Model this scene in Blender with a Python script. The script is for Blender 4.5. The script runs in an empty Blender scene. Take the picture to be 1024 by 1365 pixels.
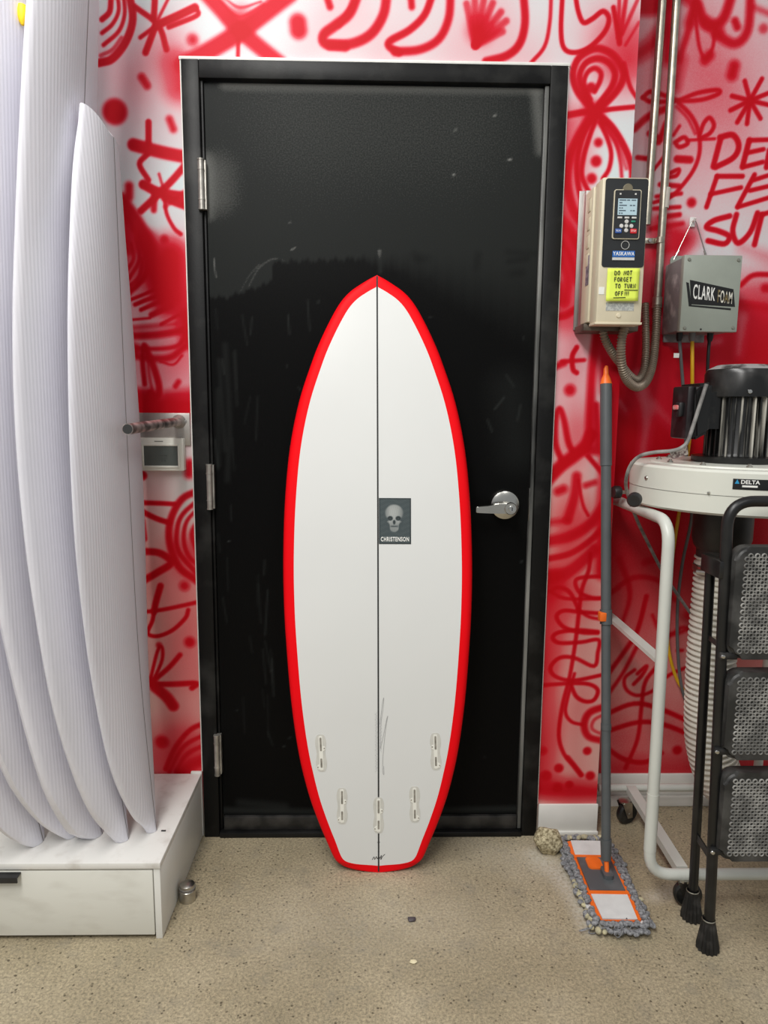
import bpy, bmesh, math, random
import numpy as np
from mathutils import Vector, Matrix

random.seed(7)
rng = np.random.default_rng(7)
SC = bpy.context.scene
COL = SC.collection
PI = math.pi

# ------------------------------------------------------------------ camera
F_PX, IMG_W, IMG_H = 946.0, 1024, 1365
CAM = Vector((-0.00997, -2.02106, 1.29952))
YAW, PITCH, ROLL = 0.02056, 0.1455, 0.00814
fw = Vector((math.sin(YAW) * math.cos(PITCH), math.cos(YAW) * math.cos(PITCH), -math.sin(PITCH)))
rt = Vector((math.cos(YAW), -math.sin(YAW), 0))
up = rt.cross(fw)
RT = rt * math.cos(ROLL) + up * math.sin(ROLL)
UP = -rt * math.sin(ROLL) + up * math.cos(ROLL)
cd = bpy.data.cameras.new('camera')
cd.sensor_fit = 'VERTICAL'
cd.sensor_height = 24.0
cd.lens = 24.0 * F_PX / IMG_H
cd.clip_start = 0.02
cam = bpy.data.objects.new('camera', cd)
COL.objects.link(cam)
m = Matrix((RT, UP, -fw)).transposed().to_4x4()
m.translation = CAM
cam.matrix_world = m
SC.camera = cam

# ------------------------------------------------------------------ light
w = bpy.data.worlds.new('room_light')
SC.world = w
w.use_nodes = True
w.node_tree.nodes['Background'].inputs[0].default_value = (0.93, 0.97, 1.0, 1)
w.node_tree.nodes['Background'].inputs[1].default_value = 0.34


def area(name, loc, rot, sx, sy, power, col=(1, 1, 1)):
    l = bpy.data.lights.new(name, 'AREA')
    l.shape = 'RECTANGLE'
    l.size, l.size_y = sx, sy
    l.energy = power
    l.color = col
    o = bpy.data.objects.new(name, l)
    COL.objects.link(o)
    o.location = loc
    o.rotation_euler = rot
    return o


# ceiling light panels, 3.4 m up, two over the door side and one further right
area('ceiling_light', (-0.75, -1.45, 3.4), (math.radians(10), 0, 0), 0.7, 1.3, 46, (1.0, 0.985, 0.955))
area('ceiling_light', (-0.85, -3.1, 3.4), (math.radians(14), 0, 0), 0.7, 1.4, 62, (1.0, 0.985, 0.955))
area('ceiling_light', (1.0, -2.9, 3.4), (math.radians(14), 0, 0), 0.7, 1.4, 14, (1.0, 0.985, 0.955))

SC.view_settings.view_transform = 'Standard'
SC.view_settings.look = 'None'
SC.view_settings.gamma = 1.0
SC.view_settings.use_curve_mapping = False
SC.view_settings.exposure = 0.16


# ------------------------------------------------------------------ helpers
def at(x, y, X=None, Y=None, Z=None):
    """world point seen at photo pixel (x, y) on the plane X=, Y= or Z="""
    d = RT * ((x - IMG_W / 2) / F_PX) - UP * ((y - IMG_H / 2) / F_PX) + fw
    i, v = (0, X) if X is not None else (1, Y) if Y is not None else (2, Z)
    return CAM + d * ((v - CAM[i]) / d[i])


def lin(r, g, b):
    f = lambda c: (c / 255 / 12.92) if c / 255 <= 0.04045 else ((c / 255 + 0.055) / 1.055) ** 2.4
    return (f(r), f(g), f(b), 1)


MATS = {}


def mat(name, col, rough=0.5, metal=0.0, var=0.08, scale=40.0, bump=0.0, col2=None, emit=0.0, coat=0.0, stretch=None, spec=0.5, lo=0.35, hi=0.65, bscale=None):
    if name in MATS:
        return MATS[name]
    m = bpy.data.materials.new(name)
    m.use_nodes = True
    nt = m.node_tree
    b = nt.nodes['Principled BSDF']
    b.inputs['Roughness'].default_value = rough
    b.inputs['Metallic'].default_value = metal
    b.inputs['Specular IOR Level'].default_value = spec
    b.inputs['Coat Weight'].default_value = coat
    b.inputs['Coat Roughness'].default_value = 0.08
    tc = nt.nodes.new('ShaderNodeTexCoord')
    mp = nt.nodes.new('ShaderNodeMapping')
    if stretch:
        mp.inputs['Scale'].default_value = stretch
    nt.links.new(tc.outputs['Object'], mp.inputs[0])
    n = nt.nodes.new('ShaderNodeTexNoise')
    n.inputs['Scale'].default_value = scale
    n.inputs['Detail'].default_value = 5
    nt.links.new(mp.outputs[0], n.inputs['Vector'])
    mr = nt.nodes.new('ShaderNodeMapRange')
    mr.inputs[1].default_value, mr.inputs[2].default_value = lo, hi
    nt.links.new(n.outputs[0], mr.inputs[0])
    mx = nt.nodes.new('ShaderNodeMix')
    mx.data_type = 'RGBA'
    c2 = col2 or tuple(min(1, c * (1 + var)) for c in col[:3]) + (1,)
    c1 = col if col2 else tuple(c * (1 - var) for c in col[:3]) + (1,)
    mx.inputs[6].default_value = c1
    mx.inputs[7].default_value = c2
    nt.links.new(mr.outputs[0], mx.inputs[0])
    nt.links.new(mx.outputs[2], b.inputs['Base Color'])
    if bump:
        bp = nt.nodes.new('ShaderNodeBump')
        bp.inputs['Strength'].default_value = bump
        bp.inputs['Distance'].default_value = 0.004
        src = n
        if bscale:
            src = nt.nodes.new('ShaderNodeTexNoise')
            src.inputs['Scale'].default_value = bscale
            nt.links.new(tc.outputs['Object'], src.inputs['Vector'])
        nt.links.new(src.outputs[0], bp.inputs['Height'])
        nt.links.new(bp.outputs[0], b.inputs['Normal'])
    if emit:
        nt.links.new(mx.outputs[2], b.inputs['Emission Color'])
        b.inputs['Emission Strength'].default_value = emit
    MATS[name] = m
    return m


def link(o, parent=None):
    COL.objects.link(o)
    if parent is not None:
        o.parent = parent
    return o


def root_loc(p):
    v = Vector((0, 0, 0))
    while p is not None:
        v += p.location
        p = p.parent
    return v


def finish(me, material, smooth=35):
    if material is not None:
        me.materials.append(material)
    if smooth:
        me.polygons.foreach_set('use_smooth', [True] * len(me.polygons))
        me.set_sharp_from_angle(angle=math.radians(smooth))
    me.update()


def obj(name, bm, material, parent=None, base=None, smooth=35):
    """link a bmesh (world coordinates) as ONE mesh object; base = its origin when top-level"""
    off = root_loc(parent) if parent is not None else Vector(base or (0, 0, 0))
    bmesh.ops.recalc_face_normals(bm, faces=bm.faces)
    bmesh.ops.translate(bm, verts=bm.verts, vec=-off)
    me = bpy.data.meshes.new(name)
    bm.to_mesh(me)
    bm.free()
    finish(me, material, smooth)
    o = bpy.data.objects.new(name, me)
    link(o, parent)
    if parent is None:
        o.location = off
    return o


def tag(o, label=None, cat=None, group=None, kind=None):
    if label:
        o['label'] = label
    if cat:
        o['category'] = cat
    if group:
        o['group'] = group
    if kind:
        o['kind'] = kind
    return o


def thing(name, label, cat, loc, group=None, kind=None):
    o = bpy.data.objects.new(name, None)
    o.empty_display_size = 0.05
    COL.objects.link(o)
    o.location = loc
    return tag(o, label, cat, group, kind)


def B():
    return bmesh.new()


def box(bm, x0, x1, y0, y1, z0, z1, bev=0.0, seg=2):
    mtx = Matrix.Translation(((x0 + x1) / 2, (y0 + y1) / 2, (z0 + z1) / 2)) @ Matrix.Diagonal((abs(x1 - x0), abs(y1 - y0), abs(z1 - z0), 1))
    r = bmesh.ops.create_cube(bm, size=1, matrix=mtx)
    if bev:
        es = list({e for v in r['verts'] for e in v.link_edges})
        bmesh.ops.bevel(bm, geom=es, offset=bev, segments=seg, affect='EDGES', profile=0.5)
    return bm


def bx(*a, **k):
    return box(B(), *a, **k)


def catmull(pts, n=6, closed=False):
    P = [np.array(p, float) for p in pts]
    if len(P) < 3:
        return np.array([P[0] + (P[-1] - P[0]) * i / n for i in range(n + 1)])
    out = []
    N = len(P)
    for i in range(N if closed else N - 1):
        if closed:
            a, b, c, d = P[i - 1], P[i], P[(i + 1) % N], P[(i + 2) % N]
        else:
            b, c = P[i], P[i + 1]
            a = P[i - 1] if i else 2 * b - c
            d = P[i + 2] if i + 2 < N else 2 * c - b
        for k in range(n):
            t = k / n
            out.append(0.5 * (2 * b + (c - a) * t + (2 * a - 5 * b + 4 * c - d) * t * t + (3 * b - a - 3 * c + d) * t ** 3))
    if not closed:
        out.append(P[-1])
    return np.array(out)


def tube(bm, pts, r, seg=12, caps=True, smooth=0):
    """sweep a circle along pts; r is a number or a list of radii"""
    P = [Vector(p) for p in (catmull(pts, smooth) if smooth else pts)]
    n = len(P)
    rs = r if hasattr(r, '__len__') else [r] * n
    t0 = (P[1] - P[0]).normalized()
    u = t0.orthogonal().normalized()
    rings = []
    for i, p in enumerate(P):
        t = (P[min(i + 1, n - 1)] - P[max(i - 1, 0)])
        t = t.normalized() if t.length > 1e-9 else t0
        u = (u - t * u.dot(t)).normalized()
        v = t.cross(u)
        rings.append([bm.verts.new(p + (u * math.cos(2 * PI * k / seg) + v * math.sin(2 * PI * k / seg)) * rs[i]) for k in range(seg)])
    for a, b in zip(rings, rings[1:]):
        for k in range(seg):
            bm.faces.new((a[k], a[(k + 1) % seg], b[(k + 1) % seg], b[k]))
    if caps:
        bm.faces.new(rings[0][::-1])
        bm.faces.new(rings[-1])
    return bm


def lathe(bm, prof, c, seg=40, axis=None, arc=None, closed=False):
    """revolve (r, h) profile about a vertical axis through c (or about `axis`)"""
    c = Vector(c)
    ax = Vector(axis or (0, 0, 1)).normalized()
    u = ax.orthogonal().normalized()
    v = ax.cross(u)
    rings = []
    for rr, h in prof:
        if rr < 1e-6:
            rings.append([bm.verts.new(c + ax * h)])
        else:
            rings.append([bm.verts.new(c + ax * h + (u * math.cos(2 * PI * k / seg) + v * math.sin(2 * PI * k / seg)) * rr) for k in range(seg)])
    for a, b in zip(rings, rings[1:]):
        for k in range(seg):
            k2 = (k + 1) % seg
            f = [a[k % len(a)], a[k2 % len(a)], b[k2 % len(b)], b[k % len(b)]]
            f = list(dict.fromkeys(f))
            if len(f) > 2:
                bm.faces.new(f)
    return bm


def prism(bm, poly, vec):
    """polygon (3D points) pulled along vec"""
    vec = Vector(vec)
    a = [bm.verts.new(Vector(p)) for p in poly]
    b = [bm.verts.new(Vector(p) + vec) for p in poly]
    bm.faces.new(a)
    bm.faces.new(b[::-1])
    n = len(a)
    for k in range(n):
        bm.faces.new((a[k], b[k], b[(k + 1) % n], a[(k + 1) % n]))
    return bm


def rrect(w, h, r, n=5, cx=0, cz=0):
    out = []
    for sx, sz, a0 in ((1, 1, 0), (-1, 1, 90), (-1, -1, 180), (1, -1, 270)):
        for k in range(n + 1):
            a = math.radians(a0 + 90 * k / n)
            out.append((cx + sx * (w / 2 - r) + r * math.cos(a), cz + sz * (h / 2 - r) + r * math.sin(a)))
    return out


def text_bm(s, size, extrude=0.0004, offset=0.0, sx=1.0, shear=0.0, fn=None, align='CENTER', space=1.0):
    cu = bpy.data.curves.new('lettering', 'FONT')
    cu.body = s
    cu.size = size
    cu.extrude = extrude
    cu.offset = offset
    cu.shear = shear
    cu.space_character = space
    cu.align_x = align
    cu.align_y = 'CENTER'
    cu.resolution_u = 3
    o = bpy.data.objects.new('lettering', cu)
    COL.objects.link(o)
    dg = bpy.context.evaluated_depsgraph_get()
    dg.update()
    me = bpy.data.meshes.new_from_object(o.evaluated_get(dg))
    bm = B()
    bm.from_mesh(me)
    bpy.data.meshes.remove(me)
    bpy.data.objects.remove(o)
    bpy.data.curves.remove(cu)
    for v in bm.verts:
        x, y, z = v.co.x * sx, v.co.y, v.co.z
        v.co = fn(x, y, z)
    return bm


# ---------------------------------------------------------------- spray paint
def sstep(a, b, x):
    t = np.clip((x - a) / (b - a), 0, 1)
    return t * t * (3 - 2 * t)


def coverage(P, strokes, cov=None):
    """paint left by strokes [(points, width, softness, alpha)] on the points P (N,2), all in metres; alpha < 0 takes paint away"""
    cov = np.zeros(len(P)) if cov is None else cov
    for pts, wd, so, al in strokes:
        pl = np.asarray(pts, float)
        reach = wd / 2 + so
        mask = np.nonzero((P[:, 0] > pl[:, 0].min() - reach) & (P[:, 0] < pl[:, 0].max() + reach) & (P[:, 1] > pl[:, 1].min() - reach) & (P[:, 1] < pl[:, 1].max() + reach))[0]
        if not len(mask):
            continue
        Q = P[mask]
        d = np.full(len(Q), 1e9)
        if len(pl) == 1:
            d = np.hypot(*(Q - pl[0]).T)
        for a, b in zip(pl, pl[1:]):
            ab = b - a
            t = np.clip(((Q - a) @ ab) / max(ab @ ab, 1e-12), 0, 1)
            d = np.minimum(d, np.hypot(*(Q - a - t[:, None] * ab).T))
        a = abs(al) * (1 - sstep(max(wd / 2 - so, -so * 0.2), wd / 2 + so, d))
        if al > 0:
            cov[mask] = 1 - (1 - cov[mask]) * (1 - a)
        else:
            cov[mask] = cov[mask] * (1 - a)
    return cov


def grid_mesh(name, us, vs, fn, skip=None):
    """regular sheet: fn(u, v arrays) -> (N,3); skip(uc, vc) -> bool mask of left-out cells"""
    nu, nv = len(us), len(vs)
    U, V = np.meshgrid(us, vs)
    P = fn(U.ravel(), V.ravel())
    i = np.arange(nu * nv).reshape(nv, nu)
    q = np.stack([i[:-1, :-1], i[:-1, 1:], i[1:, 1:], i[1:, :-1]], -1).reshape(-1, 4)
    if skip is not None:
        uc, vc = np.meshgrid((us[:-1] + us[1:]) / 2, (vs[:-1] + vs[1:]) / 2)
        q = q[~skip(uc.ravel(), vc.ravel())]
    used = np.unique(q)
    rem = np.full(nu * nv, -1)
    rem[used] = np.arange(len(used))
    q = rem[q]
    me = bpy.data.meshes.new(name)
    me.vertices.add(len(used))
    me.vertices.foreach_set('co', P[used].astype(np.float32).ravel())
    me.loops.add(q.size)
    me.loops.foreach_set('vertex_index', q.ravel().astype(np.int32))
    me.polygons.add(len(q))
    me.polygons.foreach_set('loop_start', np.arange(0, q.size, 4, dtype=np.int32))
    me.polygons.foreach_set('loop_total', np.full(len(q), 4, dtype=np.int32))
    me.update(calc_edges=True)
    me.validate()
    return me, np.stack([U.ravel(), V.ravel()], 1)[used]


def set_attr(me, name, vals):
    a = me.attributes.new(name, 'FLOAT', 'POINT')
    a.data.foreach_set('value', vals.astype(np.float32))


def ramp_mat(name, attr, stops, tint=None, rough=0.5, speck=0.1, sscale=300.0, rough2=None, bump=0.0, spec=0.5, coat=0.0):
    """colour by a painted amount stored on the surface, broken up by fine procedural grain"""
    m = bpy.data.materials.new(name)
    m.use_nodes = True
    nt = m.node_tree
    b = nt.nodes['Principled BSDF']
    b.inputs['Roughness'].default_value = rough
    b.inputs['Specular IOR Level'].default_value = spec
    b.inputs['Coat Weight'].default_value = coat
    at_ = nt.nodes.new('ShaderNodeAttribute')
    at_.attribute_name = attr
    tc = nt.nodes.new('ShaderNodeTexCoord')
    n = nt.nodes.new('ShaderNodeTexNoise')
    n.inputs['Scale'].default_value = sscale
    n.inputs['Detail'].default_value = 3
    nt.links.new(tc.outputs['Object'], n.inputs['Vector'])
    a1 = nt.nodes.new('ShaderNodeMath')
    a1.operation = 'MULTIPLY_ADD'
    a1.inputs[1].default_value = speck
    a1.inputs[2].default_value = -speck * 0.5
    nt.links.new(n.outputs[0], a1.inputs[0])
    a2 = nt.nodes.new('ShaderNodeMath')
    a2.operation = 'ADD'
    nt.links.new(at_.outputs['Fac'], a2.inputs[0])
    nt.links.new(a1.outputs[0], a2.inputs[1])
    cr = nt.nodes.new('ShaderNodeValToRGB')
    el = cr.color_ramp.elements
    while len(el) < len(stops):
        el.new(0.5)
    for e, (p, c) in zip(el, stops):
        e.position = p
        e.color = c
    nt.links.new(a2.outputs[0], cr.inputs[0])
    csrc = cr.outputs[0]
    if tint:
        ta = nt.nodes.new('ShaderNodeAttribute')
        ta.attribute_name = tint[0]
        tm = nt.nodes.new('ShaderNodeMix')
        tm.data_type = 'RGBA'
        tm.blend_type = 'MULTIPLY'
        tm.inputs[7].default_value = tint[1]
        nt.links.new(ta.outputs['Fac'], tm.inputs[0])
        nt.links.new(csrc, tm.inputs[6])
        csrc = tm.outputs[2]
    nt.links.new(csrc, b.inputs['Base Color'])
    if rough2 is not None:
        mr = nt.nodes.new('ShaderNodeMapRange')
        mr.inputs[3].default_value, mr.inputs[4].default_value = rough, rough2
        nt.links.new(a2.outputs[0], mr.inputs[0])
        nt.links.new(mr.outputs[0], b.inputs['Roughness'])
    if bump:
        bp = nt.nodes.new('ShaderNodeBump')
        bp.inputs['Strength'].default_value = bump
        bp.inputs['Distance'].default_value = 0.002
        nt.links.new(n.outputs[0], bp.inputs['Height'])
        nt.links.new(bp.outputs[0], b.inputs['Normal'])
    return m


def to_plane(strokes, Y):
    """strokes noted in photo pixels -> metres on the wall plane y = Y"""
    out = []
    for pts, wd, so, al in strokes:
        P = [at(x, y, Y=Y) for x, y in pts]
        c = P[len(P) // 2]
        k = (c - CAM).dot(fw) / F_PX
        Q = [(p.x, p.z) for p in P]
        if len(Q) > 1:
            Q = catmull(Q, 5)
        out.append((np.array(Q), wd * k, so * k, al))
    return out


def S(w_, *pts, s=1.6, a=0.93):
    return (pts, w_, s * 1.3, a)


def spot(x, y, r, s=3.0, a=0.9):
    return (((x, y),), 2 * r, s * 1.35, a)


def haze(x, y, r, a):
    return (((x, y),), r, r * 0.9, a)


# ------------------------------------------------------------------ shared materials
M_WHITE = mat('white_paint', lin(226, 226, 222), 0.45, var=0.03, scale=6)
M_BASE = mat('baseboard_white', lin(226, 224, 218), 0.4, var=0.04, scale=9)
M_BLACK = mat('black_enamel', (0.006, 0.006, 0.006, 1), 0.36, var=0.4, scale=14, spec=0.3, bump=0.04, bscale=300)
M_BLACKP = mat('black_plastic', (0.016, 0.016, 0.017, 1), 0.42, var=0.3, scale=20)
M_STEEL = mat('brushed_steel', lin(190, 187, 180), 0.3, 1.0, var=0.12, scale=60)
M_GALV = mat('galvanised_steel', lin(176, 170, 155), 0.34, 0.9, var=0.15, scale=50)
M_CHROME = mat('chrome_screw', lin(205, 205, 202), 0.2, 1.0, var=0.05)
M_INK = mat('dark_ink', (0.02, 0.02, 0.02, 1), 0.7, var=0.1)
M_LETTER = mat('white_ink', lin(235, 235, 230), 0.6, var=0.04)

# ================================================================== FLOOR
us = np.concatenate([np.linspace(-4, -1.3, 8), np.arange(-1.29, 1.45, 0.01), np.linspace(1.5, 4, 8)])
vs = np.concatenate([np.linspace(-5, -1.05, 8), np.arange(-1.0, 0.2, 0.01), [0.25]])
me, uv = grid_mesh('floor', us, vs, lambda u, v: np.stack([u, v, np.zeros_like(u)], 1))


def fl(*pts):
    return [(lambda p: (p.x, p.y))(at(x, y, Z=0)) for x, y in pts]


dust = coverage(uv, [
    (fl((712, 1138), (742, 1165), (770, 1200), (785, 1238)), 0.03, 0.035, 0.75),
    (fl((725, 1150), (765, 1180), (790, 1215)), 0.07, 0.05, 0.45),
    (fl((745, 1150), (757, 1158)), 0.03, 0.02, 0.6),
    (fl((870, 1196), (905, 1186)), 0.03, 0.03, 0.6),
    (fl((640, 1130), (700, 1150)), 0.10, 0.09, 0.25),
    (fl((225, 1200), (262, 1130)), 0.02, 0.02, 0.35),
    (fl((380, 1230), (600, 1220)), 0.18, 0.16, 0.18),
])
set_attr(me, 'dust', dust)
fm = bpy.data.materials.new('ground_concrete')
fm.use_nodes = True
nt = fm.node_tree
b = nt.nodes['Principled BSDF']
tc = nt.nodes.new('ShaderNodeTexCoord')


def noise(scale, det=4, rough=0.55):
    n = nt.nodes.new('ShaderNodeTexNoise')
    n.inputs['Scale'].default_value = scale
    n.inputs['Detail'].default_value = det
    n.inputs['Roughness'].default_value = rough
    nt.links.new(tc.outputs['Object'], n.inputs['Vector'])
    return n.outputs[0]


def ramp(src, stops):
    r = nt.nodes.new('ShaderNodeValToRGB')
    while len(r.color_ramp.elements) < len(stops):
        r.color_ramp.elements.new(0.5)
    for e, (p, c) in zip(r.color_ramp.elements, stops):
        e.position = p
        e.color = c
    nt.links.new(src, r.inputs[0])
    return r.outputs[0]


def mix(fac, a, b_, mode='MIX'):
    x = nt.nodes.new('ShaderNodeMix')
    x.data_type = 'RGBA'
    x.blend_type = mode
    if isinstance(fac, float):
        x.inputs[0].default_value = fac
    else:
        nt.links.new(fac, x.inputs[0])
    for k, s_ in ((6, a), (7, b_)):
        if isinstance(s_, tuple):
            x.inputs[k].default_value = s_
        else:
            nt.links.new(s_, x.inputs[k])
    return x.outputs[2]


base = ramp(noise(3.0, 5), [(0.3, lin(140, 129, 106)), (0.5, lin(157, 145, 121)), (0.72, lin(172, 160, 137))])
grain = ramp(noise(150, 8, 0.85), [(0.34, (0.30, 0.29, 0.26, 1)), (0.48, (0.95, 0.95, 0.93, 1)), (0.62, (1.55, 1.52, 1.45, 1))])
c = mix(1.0, base, grain, 'MULTIPLY')
vor = nt.nodes.new('ShaderNodeTexVoronoi')
vor.inputs['Scale'].default_value = 70
nt.links.new(tc.outputs['Object'], vor.inputs['Vector'])
pit = ramp(vor.outputs['Distance'], [(0.15, (1, 1, 1, 1)), (0.25, (0, 0, 0, 1))])
sel = ramp(noise(30, 2), [(0.47, (0, 0, 0, 1)), (0.56, (0.9, 0.9, 0.9, 1))])
pits = nt.nodes.new('ShaderNodeMath')
pits.operation = 'MULTIPLY'
nt.links.new(pit, pits.inputs[0])
nt.links.new(sel, pits.inputs[1])
c = mix(pits.outputs[0], c, lin(78, 68, 52))
blot = ramp(noise(14, 3), [(0.55, (0, 0, 0, 1)), (0.75, (0.45, 0.45, 0.45, 1))])
c = mix(blot, c, lin(128, 122, 108))
da = nt.nodes.new('ShaderNodeAttribute')
da.attribute_name = 'dust'
dn = nt.nodes.new('ShaderNodeMath')
dn.operation = 'MULTIPLY'
nt.links.new(da.outputs['Fac'], dn.inputs[0])
nt.links.new(ramp(noise(120, 3), [(0.3, (0.2, 0.2, 0.2, 1)), (0.6, (1, 1, 1, 1))]), dn.inputs[1])
c = mix(dn.outputs[0], c, lin(205, 198, 184))
nt.links.new(c, b.inputs['Base Color'])
b.inputs['Roughness'].default_value = 0.62
bp = nt.nodes.new('ShaderNodeBump')
bp.inputs['Strength'].default_value = 0.35
bp.inputs['Distance'].default_value = 0.002
nt.links.new(noise(220, 3), bp.inputs['Height'])
nt.links.new(bp.outputs[0], b.inputs['Normal'])
finish(me, fm, 0)
floor = tag(link(bpy.data.objects.new('floor', me)), 'tan speckled concrete floor with pits and pale dust', kind='structure')

# ================================================================== MURAL WALLS
RECESS = 0.17      # the wall right of the corner stands this much further back
CORNER = 0.694
FR_W, FR_H = 0.508, 2.195

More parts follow.
